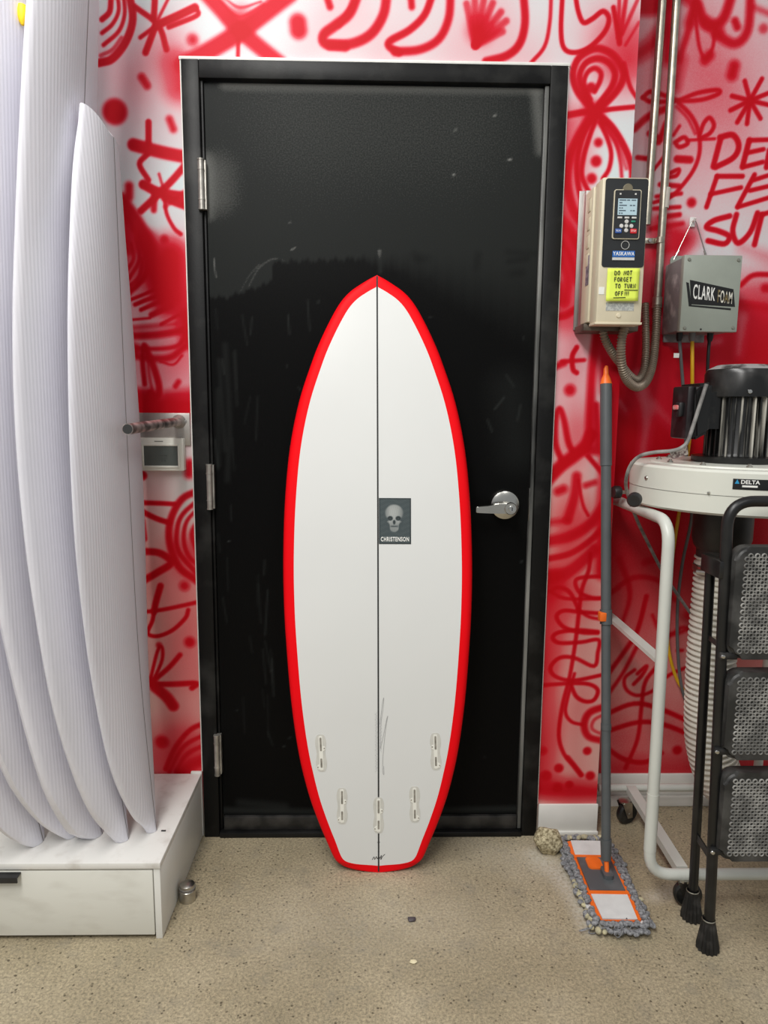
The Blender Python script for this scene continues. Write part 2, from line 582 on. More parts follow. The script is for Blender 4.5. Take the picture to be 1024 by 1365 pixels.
wall_strokes = [
    # ---- broad haze
    S(26, (238, 90), (238, 118), s=18, a=0.72), haze(185, 105, 100, 0.30), haze(232, 75, 40, 0.3),
    haze(210, 480, 170, 0.30), haze(235, 470, 80, 0.3),
    S(60, (180, 700), (230, 820), (225, 1010), s=60, a=0.30), S(50, (245, 770), (260, 900), s=40, a=0.28),
    S(50, (757, 165), (752, 250), (750, 320), s=26, a=0.55), haze(840, 80, 60, 0.7), haze(815, 40, 60, 0.3), haze(610, 60, 260, 0.07), haze(470, 40, 130, 0.12), haze(660, 70, 90, 0.2),
    S(34, (755, 300), (760, 360), (752, 415), s=24, a=0.62), S(60, (765, 430), (765, 560), s=40, a=0.36),
    S(60, (770, 600), (760, 700), s=40, a=0.30), S(50, (760, 700), (755, 780), s=40, a=0.45),
    S(90, (775, 800), (765, 1040), s=40, a=0.34), S(26, (735, 780), (727, 900), (722, 1040), s=20, a=0.65), S(24, (715, 1052), (800, 1056), s=14, a=0.8),
    S(26, (818, 420), (822, 500), (812, 620), (806, 760), s=7, a=0.9),
    # ---- rings at the upper left edge
    S(10, (172, -10), (177, 25), (168, 55), (150, 78), (132, 84)), S(5, (165, -5), (166, 20), (158, 42), (138, 60)), S(5, (157, -5), (158, 15), (150, 32), (136, 44)),
    S(7, (148, 0), (146, 16), (136, 26)), S(5, (162, 50), (150, 66), (134, 74), a=0.6),
    # ---- starburst
    S(7, (180, 9), (211, 34), (222, 66)), S(8, (207, -10), (205, 25)), S(4, (226, -5), (211, 25), a=0.8), S(10, (208, 34), (235, 22), (260, 10)), S(6, (262, 12), (262, 21), (225, 36)),
    S(5, (206, 36), (187, 50)), S(8, (206, 38), (194, 70)), spot(257, 53, 7, 5, 0.8),
    # ---- big cross over the door
    S(20, (276, -8), (320, 40), (372, 84), s=4, a=0.8), S(22, (386, -8), (320, 42), (268, 74), (246, 86), s=4, a=0.85), S(5, (318, 46), (317, 82), a=0.8),
    S(3, (300, -2), (320, 10), (348, 2), a=0.6), spot(320, 24, 16, 12, 0.55), S(3, (292, 0), (318, 22), (352, 6), a=0.5),
    S(22, (397, 30), (398, 40), s=5, a=0.85), S(8, (436, -4), (440, 9), s=3),
    # ---- crescents
    S(12, (516, -8), (511, 20), (495, 45), (470, 58), (440, 60), s=3), S(12, (477, -8), (466, 18), (447, 34), (432, 46), (434, 58), (460, 62), s=3), S(7, (470, 8), (452, 34), a=0.5),
    S(10, (601, -8), (598, 25), (585, 52), (560, 66), (527, 69), s=3), S(9, (577, -8), (566, 20), (546, 40), (521, 54), (519, 62), (532, 70), s=2.5), S(8, (548, -4), (549, 9), s=3),
    # ---- shell
    *[S(9, (634, 60), p, s=2.5, a=0.6) for p in ((622, 5), (633, 0), (645, 0), (657, 4), (668, 16), (675, 28), (670, 42))], spot(640, 40, 14, 12, 0.7),
    S(10, (698, -8), (700, 30), (693, 58), (676, 74), (648, 82), s=2.5), S(5, (735, -8), (733, 30), (726, 62), (708, 84), a=0.8),
    S(6, (750, -8), (748, 40), (752, 64), (766, 70), (786, 63), (806, 43), (812, 25), (804, 15), (790, 25), (778, 30), (771, 15), (767, -8), s=1.5),
    S(6, (826, 58), (818, 10)), S(6, (826, 55), (835, -4), a=0.7), S(5, (830, 45), (850, 0), a=0.6), S(5, (824, 50), (826, -4), a=0.7), S(4, (834, 60), (852, 30), a=0.5), S(5, (832, 85), (840, 115), (850, 132)),
    # ---- looped figure beside the door
    S(9, (790, 147), (770, 122), (764, 100), (770, 80), (785, 68), (800, 65), (818, 74), (831, 95), (828, 112), (815, 130), (794, 150), s=2.2),
    S(8, (791, 145), (776, 118), (773, 100), (781, 84), (797, 78), (812, 84), (820, 98), (816, 115), (803, 133), (792, 148), s=2),
    S(6, (787, 132), (779, 112), (783, 97), (793, 91), (801, 97), (800, 108), (793, 122), s=2), spot(788, 117, 6.5, 2.5, 0.9),
    S(8, (750, 155), (775, 150), (793, 148)), S(6, (795, 148), (820, 145), (852, 142)), spot(792, 150, 13, 9, 0.8),
    S(9, (794, 150), (815, 168), (832, 195), (842, 222), (843, 245), s=2), S(11, (790, 152), (775, 175), (763, 200), (757, 225), (757, 250), (765, 280), (782, 305), s=3),
    S(7, (790, 155), (778, 180), (770, 210), (770, 240), (776, 272), s=2), S(6, (794, 160), (785, 185), (778, 210), (776, 235), (787, 260), s=2),
    S(6, (800, 163), (810, 185), (815, 205), (812, 225), (804, 238), s=2), S(5, (803, 163), (820, 190), (827, 215), (829, 236), s=2, a=0.8), S(5, (808, 165), (825, 195), (835, 225), s=2, a=0.6),
    spot(798, 190, 5.5), spot(795, 215, 7), spot(789, 238, 6.5),
    S(12, (748, 296), (762, 312), (778, 345), s=4, a=0.8), S(9, (748, 322), (760, 342), (771, 378), s=4, a=0.75), S(10, (749, 345), (757, 372), (753, 402), s=5, a=0.65), S(8, (741, 423), (755, 420), (770, 410), s=2.5, a=0.85), S(10, (744, 380), (750, 400), s=6, a=0.5),
    S(11, (797, 440), (790, 490), (787, 545), (786, 585), s=4, a=0.88), S(14, (800, 440), (808, 520), s=6, a=0.8),
    S(6, (769, 463), (763, 475), (764, 492), (769, 497), s=1.5), S(5, (749, 482), (779, 480), s=1.5, a=0.8), S(8, (740, 489), (752, 484), s=3, a=0.8), spot(760, 520, 7, 4),
    S(7, (750, 616), (741, 592), (741, 560), (746, 545), (752, 560), (758, 590), (766, 606), s=2.5), S(16, (788, 580), (780, 595), (765, 608), (748, 621), (728, 642), s=3.5), S(8, (795, 540), (797, 592), s=3, a=0.8), S(13, (782, 600), (806, 600), s=4, a=0.8), S(6, (784, 608), (804, 632), s=2),
    S(11, (744, 655), (751, 652), s=4, a=0.75), S(8, (781, 647), (793, 643), s=3, a=0.7), S(12, (769, 635), (766, 662), (757, 692), s=3.5, a=0.75), S(4, (771, 640), (777, 672), (784, 687), s=1.5, a=0.75),
    S(14, (728, 722), (760, 715), (785, 700), (806, 675), s=4, a=0.75), S(8, (726, 746), (760, 738), (785, 722), (806, 702), s=2.5, a=0.8), S(16, (724, 770), (755, 764), (780, 745), (792, 733), s=4, a=0.75), S(8, (728, 697), (756, 694), s=4, a=0.6), spot(735, 775, 14, 12, 0.6),
    # ---- scribble down to the floor
    S(5, (787, 738), (785, 760), (776, 785), (772, 815), (768, 850), (760, 900), (750, 940), (745, 980), (752, 1005), (765, 1020), (775, 1033), s=1.4, a=0.85), S(7, (757, 1010), (775, 1033), s=1.5, a=0.7),
    S(5, (806, 768), (775, 770), (767, 776), (773, 790), (790, 797), (806, 797), s=1.4, a=0.85), S(5, (734, 788), (745, 783), (760, 790), (771, 812), s=1.4, a=0.85), S(4, (734, 789), (755, 798), (800, 798), s=1.4, a=0.8),
    S(5, (806, 818), (775, 816), (752, 814), (742, 822), (752, 836), (775, 843), (797, 844), s=1.4, a=0.85), S(4, (770, 812), (785, 822), (803, 826), s=1.4, a=0.8),
    S(5, (797, 842), (770, 840), (745, 843), (737, 850), (746, 857), (775, 856), (798, 853), (797, 870), (792, 888), (766, 877), (746, 877), (734, 890), (741, 902), (765, 907), (806, 899), s=1.4, a=0.85),
    S(5, (716, 914), (760, 911), (785, 912), (797, 920), (792, 933), (780, 935), (768, 928), (761, 912), s=1.4, a=0.85), S(4, (766, 898), (757, 930), (754, 950), (762, 962), (776, 966), s=1.4, a=0.85),
    S(9, (806, 942), (786, 950), (779, 966), (785, 982), (806, 988), s=2.5, a=0.85), S(4, (806, 952), (792, 960), (790, 972), (806, 980), s=2, a=0.6),
    spot(783, 1001, 5.5, 2), spot(745, 1024, 6, 2), spot(728, 1034, 7, 2.5, 0.8), spot(787, 1034, 6, 2.2), spot(743, 1050, 6.5, 2.5, 0.8), spot(759, 1046, 5, 2), spot(724, 1001, 5, 3, 0.7), spot(716, 1050, 5, 3, 0.7),
    # ---- left strip, from the top
    S(9, (189, 103), (196, 114), s=3.5, a=0.85), spot(153, 149, 16, 4, 0.97), S(9, (226, 159), (231, 172), s=4, a=0.85), S(8, (198, 163), (198, 192), s=1.5),
    S(16, (178, 193), (200, 199), (225, 205), (262, 212), s=2.5), S(7, (196, 206), (186, 219), (198, 240), s=1.8, a=0.9), S(12, (191, 246), (215, 257), (262, 264), s=2), S(9, (252, 214), (230, 240), (206, 264), (188, 281), s=2),
    S(4, (212, 232), (218, 252), s=1.5, a=0.7), S(5, (219, 258), (222, 284), (232, 304), (241, 312), s=1.5, a=0.85), S(8, (206, 260), (205, 280), s=2.5, a=0.85), S(11, (220, 263), (236, 270), (262, 279), s=2), S(5, (220, 276), (252, 250), s=2, a=0.6),
    S(11, (172, 248), (172, 262), s=4, a=0.88), spot(149, 204, 5, 2, 0.9), S(22, (160, 268), (180, 296), (198, 330), s=4, a=0.95), S(20, (165, 300), (172, 330), s=5, a=0.8),
    S(52, (226, 345), (230, 395), s=16, a=0.97), S(26, (194, 320), (206, 365), (222, 402), s=8, a=0.9), spot(219, 319, 5, 3, 0.8),
    S(7, (178, 305), (196, 340), (193, 368), (170, 392), s=2, a=0.88), S(4, (180, 318), (186, 345), (172, 372), s=1.5, a=0.85), S(4, (175, 325), (178, 345), (168, 362), s=1.5, a=0.8), S(5, (190, 345), (186, 368), (170, 384), s=1.5, a=0.75), haze(178, 355, 50, 0.6),
    S(4, (168, 402), (195, 391), (220, 379), s=1.2), S(5, (180, 406), (200, 398), (226, 390), s=1.3), S(5, (188, 413), (206, 405), (228, 396), s=1.3), S(7, (202, 420), (228, 408), s=1.8), S(3, (168, 427), (200, 424), s=1.2, a=0.85), S(4, (215, 432), (238, 420), s=1.3),
    S(9, (168, 448), (210, 446), (256, 438), s=3, a=0.95), S(22, (246, 420), (252, 452), s=7, a=0.9), S(5, (168, 464), (210, 465), (236, 461), (247, 448), s=2, a=0.85), S(8, (176, 474), (205, 478), (228, 476), (246, 462), s=3, a=0.88), S(3, (214, 482), (231, 486), (243, 474), s=1.2, a=0.7), S(6, (168, 438), (235, 432), s=3, a=0.6), spot(180, 466, 8, 4, 0.8),
    S(6, (192, 460), (190, 480), (193, 512), s=1.8), S(8, (194, 463), (205, 490), (212, 515), (210, 528), (200, 524), s=2.2), S(4, (196, 470), (199, 500), (203, 520), s=1.5, a=0.6), S(6, (234, 515), (238, 509), s=2.5, a=0.85),
    S(30, (168, 540), (210, 543), (262, 542), s=9, a=0.97), S(18, (168, 526), (200, 528), s=6, a=0.85), S(14, (225, 530), (262, 524), s=8, a=0.6),
    S(12, (253, 618), (252, 632), s=5, a=0.9), spot(190, 634, 6, 2), S(6, (184, 670), (215, 671), (233, 672), s=1.5), S(7, (186, 680), (208, 691), (226, 697), s=1.5), S(8, (189, 695), (192, 718), s=2),
    S(9, (268, 653), (243, 665), (228, 692), (226, 722), (238, 755), (262, 774), s=2.5), S(6, (268, 664), (244, 685), (236, 706), (238, 735), (262, 764), s=2, a=0.88), S(5, (268, 674), (249, 695), (245, 720), (252, 742), (268, 756), s=2, a=0.85), S(6, (268, 690), (256, 712), (266, 742), s=2.5, a=0.85), haze(262, 735, 40, 0.5),
    S(9, (184, 735), (212, 737), (228, 750), (210, 763), (186, 777), s=1.8), spot(246, 781, 6, 4, 0.8),
    S(8, (214, 781), (208, 802), (205, 816), s=1.5), S(5, (206, 812), (203, 828), (197, 844), (210, 848), (230, 840), (247, 824), (251, 813), s=1.2), S(5, (190, 816), (215, 813), (240, 808), (262, 803), s=1.3), spot(253, 856, 6.5, 3.5, 0.88), spot(212, 860, 4, 2, 0.7),
    S(4, (200, 908), (210, 868), (216, 863), (216, 880), (205, 906), s=1.3), S(6, (204, 908), (225, 890), (240, 873), s=1.6), S(7, (198, 912), (230, 912), (261, 911), (256, 917), s=1.6), S(14, (208, 917), (222, 929), (231, 941), s=2.5), spot(202, 910, 8, 4, 0.7),
    spot(216, 989, 8, 4, 0.9), S(6, (221, 1025), (235, 995), (255, 972), (280, 962), s=2), S(5, (226, 1028), (245, 995), (280, 976), s=2, a=0.85), S(5, (235, 1028), (250, 1005), (280, 990), s=2, a=0.8), S(12, (240, 1028), (280, 1008), s=4, a=0.85), haze(255, 1015, 70, 0.75),
]

recess_strokes = [
    S(120, (830, 470), (1040, 470), s=55, a=0.88), S(190, (820, 600), (1050, 600), s=60, a=0.95), S(60, (860, 350), (890, 420), s=35, a=0.6), S(90, (1010, 420), (1040, 460), s=40, a=0.6),
    S(150, (800, 860), (1040, 860), s=120, a=0.42), S(150, (800, 740), (1040, 740), s=60, a=0.66), S(120, (800, 1000), (1040, 1000), s=40, a=0.4),
    haze(930, 150, 160, 0.25), haze(900, 60, 140, 0.3), haze(960, 120, 120, 0.2), haze(1000, 250, 120, 0.1), S(30, (800, 1026), (1040, 1026), s=14, a=0.5),
    S(24, (838, 6), (868, 8), (886, 4), s=6, a=0.85), S(16, (845, 76), (868, 60), (884, 40), s=9, a=0.75), S(14, (891, -10), (891, 78), s=8, a=0.8), S(10, (908, 80), (900, 115), s=8, a=0.6), S(12, (905, -8), (925, 8), (920, 30), s=6, a=0.75),
    S(8, (928, -4), (918, 40), (905, 80), s=3, a=0.75), S(12, (930, 6), (938, 28), (950, 34), (965, 24), (976, -8), s=4), S(4, (927, 20), (932, 60), (940, 78), (950, 64), (953, 40), s=1.8, a=0.8), S(12, (940, 80), (946, 74), s=4, a=0.85),
    S(11, (955, 46), (980, 58), (997, 40), (1001, -8), s=4, a=0.88), S(14, (942, 30), (958, 42), s=5, a=0.8), S(9, (980, 28), (983, 36), s=3.5), S(13, (979, 88), (976, 100), s=5), spot(1018, 38, 6, 4, 0.6), S(6, (1006, 10), (1030, 20), s=5, a=0.5),
    S(5, (857, 130), (868, 122), (888, 128), (905, 134), (935, 133), (958, 125), (956, 120), (930, 124), (905, 134), s=1.5), S(5, (857, 130), (870, 136), (905, 134), s=1.5),
    S(5, (905, 137), (922, 155), (931, 175), (933, 200), (927, 222), (914, 242), (895, 262), (872, 270), s=1.5, a=0.88), S(4, (902, 142), (917, 158), (927, 178), s=1.3, a=0.6), S(8, (892, 143), (865, 155), (846, 172), s=2.5, a=0.88),
    S(5, (933, 180), (938, 165), (946, 157), (952, 167), (946, 178), (934, 184), s=1.4), S(3.5, (916, 187), (953, 185), s=1.2, a=0.85), S(5, (900, 190), (912, 183), (917, 191), (906, 196), (900, 190), s=1.5), S(7, (866, 178), (880, 186), s=2), S(6, (878, 190), (888, 164), s=2), S(4, (898, 180), (906, 168), s=1.5, a=0.8),
    S(9, (903, 212), (920, 213), s=2), S(6, (850, 210), (866, 212), s=1.8), S(4, (872, 226), (886, 208), s=1.5), S(5, (893, 231), (905, 226), (902, 234), (892, 236), s=1.5), S(6, (880, 246), (905, 248), s=2), S(5, (875, 262), (908, 258), s=2), S(5, (872, 278), (906, 276), s=2), S(6, (880, 290), (906, 286), s=2), S(5, (868, 305), (910, 298), s=2.5, a=0.8),
    *[S(5.5, (1000, 134), p, s=1.4) for p in ((993, 108), (1016, 105), (976, 128), (974, 147), (983, 163), (996, 165), (1014, 158), (1030, 141), (1030, 122))],
    S(7, (961, 184), (951, 222), s=1.4), S(7, (960, 183), (977, 180), (985, 194), (978, 210), (954, 223), s=1.4),
    S(7, (999, 187), (990, 222), s=1.4), S(5.5, (999, 187), (1030, 186), s=1.4), S(5.5, (995, 204), (1018, 199), s=1.4), S(5.5, (990, 223), (1017, 216), s=1.4), S(7, (1026, 200), (1022, 223), s=1.4),
    S(6, (956, 235), (942, 276), s=1.4), S(6, (956, 235), (990, 235), s=1.4), S(5.5, (947, 259), (988, 250), s=1.4),
    S(6, (1006, 233), (983, 276), s=1.4), S(5.5, (1005, 240), (1030, 232), s=1.4), S(5.5, (1000, 254), (1030, 247), s=1.4), S(5.5, (984, 276), (1030, 262), s=1.4),
    S(7, (973, 288), (952, 294), (942, 303), (958, 308), (972, 315), (966, 325), (944, 321), s=1.5), S(7, (982, 286), (977, 308), (984, 324), (1000, 310), (1010, 284), s=1.5), S(7, (1016, 286), (1006, 326), s=1.5), S(6, (1016, 286), (1030, 282), s=1.5),
    spot(922, 270, 6, 3), S(30, (880, 300), (915, 318), s=12, a=0.7), S(26, (880, 335), (900, 330), s=12, a=0.7),
    S(6, (988, 380), (1004, 367), (1030, 366), s=2), S(10, (1020, 384), (1030, 384), s=4), S(8, (985, 405), (1030, 412), s=5, a=0.7), S(10, (990, 330), (1030, 345), s=10, a=0.3),
    # paler sweeps inside the solid red
    S(10, (850, 500), (862, 550), (856, 610), s=9, a=-0.35), S(8, (828, 535), (835, 545), s=8, a=-0.3), S(9, (872, 540), (900, 570), s=9, a=-0.2), S(9, (880, 425), (895, 455), s=8, a=-0.35), S(8, (990, 425), (985, 470), s=8, a=-0.3), S(7, (905, 462), (960, 455), s=6, a=-0.25), S(8, (830, 640), (870, 660), s=8, a=-0.2),
    S(7, (825, 520), (845, 560), (838, 620), s=3, a=0.5),
    # scribble under the machine
    S(6, (806, 905), (835, 865), (850, 840), (862, 795), s=1.8, a=0.8), S(5, (806, 932), (830, 898), (850, 860), s=1.8, a=0.75), S(4.5, (846, 893), (833, 904), (835, 919), (850, 927), (872, 920), (892, 900), (930, 884), s=1.4, a=0.8), S(5, (845, 912), (856, 900), (862, 888), (850, 898), s=1.4, a=0.8),
    S(6, (806, 953), (845, 938), (880, 945), (930, 967), s=1.6, a=0.85), S(6, (806, 976), (850, 963), (885, 966), (930, 984), s=1.6, a=0.85), S(5, (834, 1024), (850, 985), (855, 945), (860, 910), (876, 888), s=1.5, a=0.82), S(6, (806, 995), (832, 1012), (860, 1016), (882, 1004), s=1.7, a=0.85), spot(903, 1000, 6, 2.5, 0.85), S(4, (903, 867), (910, 867), s=1.5, a=0.8),
    S(5, (815, 790), (845, 770), (880, 775), (900, 800), s=3, a=0.6), S(5, (826, 745), (840, 790), (830, 830), s=3, a=0.6), S(5, (870, 820), (880, 840), (900, 845), (925, 835), s=2, a=0.6), S(6, (900, 705), (880, 740), (860, 750), s=4, a=0.5), S(5, (890, 850), (912, 836), (930, 850), s=2, a=0.6), spot(918, 820, 7, 5, 0.6),
]

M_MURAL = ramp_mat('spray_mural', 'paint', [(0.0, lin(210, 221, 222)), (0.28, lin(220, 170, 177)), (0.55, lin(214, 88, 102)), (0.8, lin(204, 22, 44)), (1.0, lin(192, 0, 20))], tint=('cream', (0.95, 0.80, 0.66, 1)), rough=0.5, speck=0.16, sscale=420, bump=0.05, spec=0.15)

ST = 0.0036
us = np.concatenate([np.linspace(-2.2, -0.84, 12), np.arange(-0.835, CORNER, ST), [CORNER]])
vs = np.concatenate([np.arange(0.0, 2.46, ST), np.linspace(2.47, 3.2, 8)])
HOLE = 0.50
me, uv = grid_mesh('wall_back', us, vs, lambda u, v: np.stack([u, 0 * u, v], 1), skip=lambda u, v: (np.abs(u) < HOLE) & (v < 2.187))
cov = coverage(uv, to_plane(wall_strokes, 0.0))
soft = 0.02 * np.sin(uv[:, 0] * 31 + 3 * np.sin(uv[:, 1] * 7)) + 0.02 * np.sin(uv[:, 1] * 23 + 2 * np.sin(uv[:, 0] * 17))
set_attr(me, 'paint', np.clip(cov + soft + 0.03, 0, 1))
set_attr(me, 'cream', 1 - sstep(0.75, 1.45, uv[:, 1] + 0.08 * np.sin(uv[:, 0] * 9)))     # cream tint multiplied over the mural colours, stronger towards the floor
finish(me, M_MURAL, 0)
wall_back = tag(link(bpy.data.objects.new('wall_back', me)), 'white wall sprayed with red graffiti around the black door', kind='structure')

us = np.concatenate([[CORNER], np.arange(CORNER + 0.03, 1.34, ST), np.linspace(1.36, 2.6, 10)])
me, uv = grid_mesh('wall_right', us, vs, lambda u, v: np.stack([u, RECESS + 0 * u, v], 1))
cov = coverage(uv, to_plane(recess_strokes, RECESS))
set_attr(me, 'paint', np.clip(cov + 0.03 + 0.02 * np.sin(uv[:, 0] * 29 + uv[:, 1] * 13), 0, 1))
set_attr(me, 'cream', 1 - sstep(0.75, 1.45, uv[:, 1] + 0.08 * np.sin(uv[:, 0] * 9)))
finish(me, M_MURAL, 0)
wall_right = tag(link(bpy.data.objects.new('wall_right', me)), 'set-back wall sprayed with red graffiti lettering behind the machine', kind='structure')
# the return of the corner, joined to the set-back wall
me, uv = grid_mesh('wall_return', np.linspace(0.0, RECESS, 6), np.linspace(0, 3.2, 12), lambda u, v: np.stack([0 * u + CORNER, u, v], 1))
set_attr(me, 'paint', np.full(len(uv), 0.5))
finish(me, M_MURAL, 0)
tag(link(bpy.data.objects.new('wall_corner', me)), 'narrow red return of the wall corner', kind='structure')

# baseboards
tag(obj('baseboard_right', bx(FR_W + 0.006, CORNER + 0.004, -0.008, 0.0, 0.0, 0.100, bev=0.003), M_BASE), 'white rubber baseboard beside the door with a flared foot', kind='structure')
box(bm := B(), FR_W + 0.004, CORNER + 0.006, -0.016, -0.006, 0.0, 0.014, bev=0.004)
obj('baseboard_foot', bm, M_BASE, bpy.data.objects['baseboard_right'])
tag(obj('baseboard_left', bx(-0.545, -FR_W - 0.004, -0.008, 0.0, 0.0, 0.21, bev=0.002), M_BASE), 'narrow white baseboard between platform and door frame', kind='structure')
bm = B()
box(bm, CORNER + 0.008, 2.6, RECESS - 0.010, RECESS - 0.001, 0.0, 0.107, bev=0.002)
box(bm, CORNER + 0.008, 2.6, RECESS - 0.024, RECESS - 0.011, 0.0, 0.034, bev=0.003)
tag(obj('baseboard_back', bm, M_BASE), 'white stepped baseboard along the set-back wall', kind='structure')

# ================================================================== DOOR
door = thing('door_1', 'black steel door with a lever handle in a black frame', None, (0, 0, 0), kind='structure')
M_FRAME = mat('black_frame_paint', lin(15, 15, 15), 0.45, var=0.3, scale=9, spec=0.2, col2=lin(54, 54, 52), lo=0.5, hi=0.85, bump=0.05, bscale=260)
FY = -0.014           # frame face
IN = 0.462            # inner edge of the frame face
bm = bx(-FR_W, -IN, FY, 0.05, 0.0, FR_H, bev=0.0025)
obj('jamb', bm, M_FRAME, door)
bm = bx(IN, FR_W, FY, 0.05, 0.0, FR_H, bev=0.0025)
obj('jamb', bm, M_FRAME, door)
obj('frame_head', bx(-IN, IN, FY, 0.05, FR_H - 0.046, FR_H, bev=0.0025), M_FRAME, door)
# worn rebate edge just inside the frame
M_REB = mat('worn_frame_edge', lin(34, 34, 33), 0.35, var=0.3, scale=18, col2=lin(150, 150, 145), lo=0.42, hi=0.75, stretch=(1, 1, 0.12))
obj('frame_rebate', bx(IN - 0.012, IN - 0.001, -0.006, 0.05, 0.02, FR_H - 0.047, bev=0.002), M_REB, door)
obj('frame_rebate', bx(-IN + 0.001, -IN + 0.008, -0.004, 0.05, 0.02, FR_H - 0.047, bev=0.002), M_FRAME, door)
# slab, painted with dust
us = np.arange(-0.4525, 0.4485, 0.005)
vs = np.arange(0.06, 2.146, 0.005)
SY = 0.004
me, uv = grid_mesh('slab', us, vs, lambda u, v: np.stack([u, SY + 0 * u, v], 1))


def D(w_, *pts, s=3.0, a=0.3):
    return (pts, w_, s, a)


door_dust = [
    D(330, (420, 150), (600, 150), s=150, a=0.12),
    D(40, (283, 235), (286, 262), s=34, a=0.17), D(14, (274, 215), (275, 285), s=12, a=0.18),
    D(2.2, (330, 385), (345, 358), (365, 345), (385, 350), s=2, a=0.16), D(2, (320, 390), (332, 368), (346, 352), s=2, a=0.14),
    D(2, (285, 345), (288, 370), s=1.5, a=0.3), D(5, (300, 460), (306, 560), (303, 640), s=5, a=0.15), D(4, (292, 480), (300, 600), s=4, a=0.15), D(3, (312, 470), (316, 540), s=3, a=0.12), D(4, (290, 520), (292, 620), s=4, a=0.14),
    D(12, (300, 110), (720, 116), s=9, a=0.28), D(10, (715, 120), (722, 200), s=10, a=0.22), D(4, (506, 335), (507, 362), s=3, a=0.25), D(2, (384, 420), (386, 445), s=1.5, a=0.25), D(2, (410, 400), (413, 440), s=1.5, a=0.2),
    D(5, (300, 1080), (420, 1082), s=6, a=0.3), D(5, (590, 1080), (690, 1078), s=6, a=0.3), D(5, (320, 1070), (380, 1075), s=8, a=0.2),
    D(40, (680, 520), (690, 600), s=34, a=0.14), D(2, (660, 545), (672, 530), s=2, a=0.3), D(2, (650, 560), (656, 575), s=2, a=0.25), D(2, (690, 560), (694, 540), s=2, a=0.25), D(2, (675, 500), (685, 515), s=2, a=0.2),
]
for k in range(36):
    x, y = rng.uniform(300, 710), rng.uniform(150, 1060)
    door_dust.append(D(2.2, (x, y), (x + rng.normal(0, 2), y + rng.normal(0, 3)), s=1.2, a=rng.uniform(0.15, 0.55)))
for k in range(26):
    x, y = rng.uniform(285, 375), rng.uniform(400, 1000)
    door_dust.append(D(1.6, (x, y), (x + rng.normal(2, 3), y + rng.uniform(15, 60)), s=2, a=rng.uniform(0.08, 0.24)))
for k in range(20):
    x, y = rng.uniform(430, 700), rng.uniform(330, 480)
    door_dust.append(D(rng.uniform(3, 10), (x, y), (x + rng.normal(0, 16), y + rng.normal(0, 10)), s=6, a=-rng.uniform(0.2, 0.5)))
# hand-wiped area: the dust stops at a ragged line above the board's nose
bl = [(255, 392), (300, 397), (335, 385), (357, 378), (364, 366), (358, 352), (372, 348), (420, 347), (480, 344), (530, 352), (600, 372), (660, 395), (740, 425)]
bw = [at(x, y, Y=SY) for x, y in bl]
bx_, bz_ = [p.x for p in bw], [p.z for p in bw]
zl_ = np.interp(uv[:, 0], np.maximum.accumulate(bx_), bz_) + 0.004 * np.sin(uv[:, 0] * 160) + 0.003 * np.sin(uv[:, 0] * 410 + 1)
sf_ = np.interp(uv[:, 0], [-0.45, -0.05, 0.1, 0.45], [0.006, 0.008, 0.05, 0.16])
cov = 0.28 * sstep(-1, 1, (uv[:, 1] - zl_) / sf_)
cov = np.clip(cov, 0, 1)
cov = coverage(uv, to_plane(door_dust, SY), cov)
set_attr(me, 'dust', np.clip(cov, 0, 1))
M_SLAB = ramp_mat('black_door_paint', 'dust', [(0.0, lin(9, 9, 9)), (0.35, lin(36, 38, 37)), (1.0, lin(170, 170, 165))], rough=0.42, speck=0.13, sscale=260, rough2=0.6, bump=0.05, spec=0.07)
finish(me, M_SLAB, 0)
slab = link(bpy.data.objects.new('slab', me), door)
obj('slab_core', bx(-0.4525, 0.4485, SY + 0.001, 0.046, 0.06, 2.142), M_BLACK, door)
obj('door_sweep', bx(-0.45, 0.448, -0.006, 0.02, 0.018, 0.062, bev=0.003), mat('rubber_sweep', lin(20, 20, 20), 0.45, var=0.3, scale=20, col2=lin(52, 50, 48)), door)
obj('threshold', bx(-IN, IN, -0.02, 0.06, 0.0, 0.018, bev=0.004), M_BLACK, door)
M_HINGE = mat('worn_hinge_steel', lin(150, 146, 138), 0.4, 0.75, var=0.3, scale=30, col2=lin(190, 186, 178))
for zc in (1.884, 1.075, 0.269):
    hx = -0.462
    h = obj('hinge', tube(B(), [(hx, -0.019, zc - 0.062), (hx, -0.019, zc + 0.062)], 0.0082, 14), M_HINGE, door)
    for zz in (zc - 0.0625, zc - 0.038, zc + 0.038, zc + 0.0625):
        obj('knuckle_ring', tube(B(), [(hx, -0.019, zz - 0.0018), (hx, -0.019, zz + 0.0018)], 0.0092, 14), M_HINGE, h)
    obj('hinge_leaf', bx(hx - 0.002, hx + 0.012, -0.016, -0.001, zc - 0.062, zc + 0.062), M_HINGE, h)
# lever handle
HC = at(673, 673, Y=-0.01)
M_SATIN = mat('satin_chrome', lin(196, 194, 188), 0.24, 1.0, var=0.1, scale=9)
hd = obj('door_handle', lathe(B(), [(0, 0.016), (0.030, 0.014), (0.040, 0.010), (0.0435, 0.003), (0.0435, -0.012), (0, -0.012)], (HC.x, -0.006, HC.z), 48, axis=(0, -1, 0)), M_SATIN, door)
obj('lever_neck', lathe(B(), [(0.013, 0.0), (0.013, 0.045), (0.017, 0.05), (0.017, 0.066), (0.0155, 0.069), (0, 0.069)], (HC.x + 0.003, -0.015, HC.z - 0.001), 28, axis=(0, -1, 0)), M_SATIN, hd)
bm = B()
LP = [((0.003, 0.014), (0.003, -0.016)), ((-0.03, 0.0115), (-0.03, -0.0155)), ((-0.06, 0.0055), (-0.06, -0.0145)), ((-0.085, 0.0035), (-0.085, -0.0135)), ((-0.092, 0.003), (-0.092, -0.0132))]
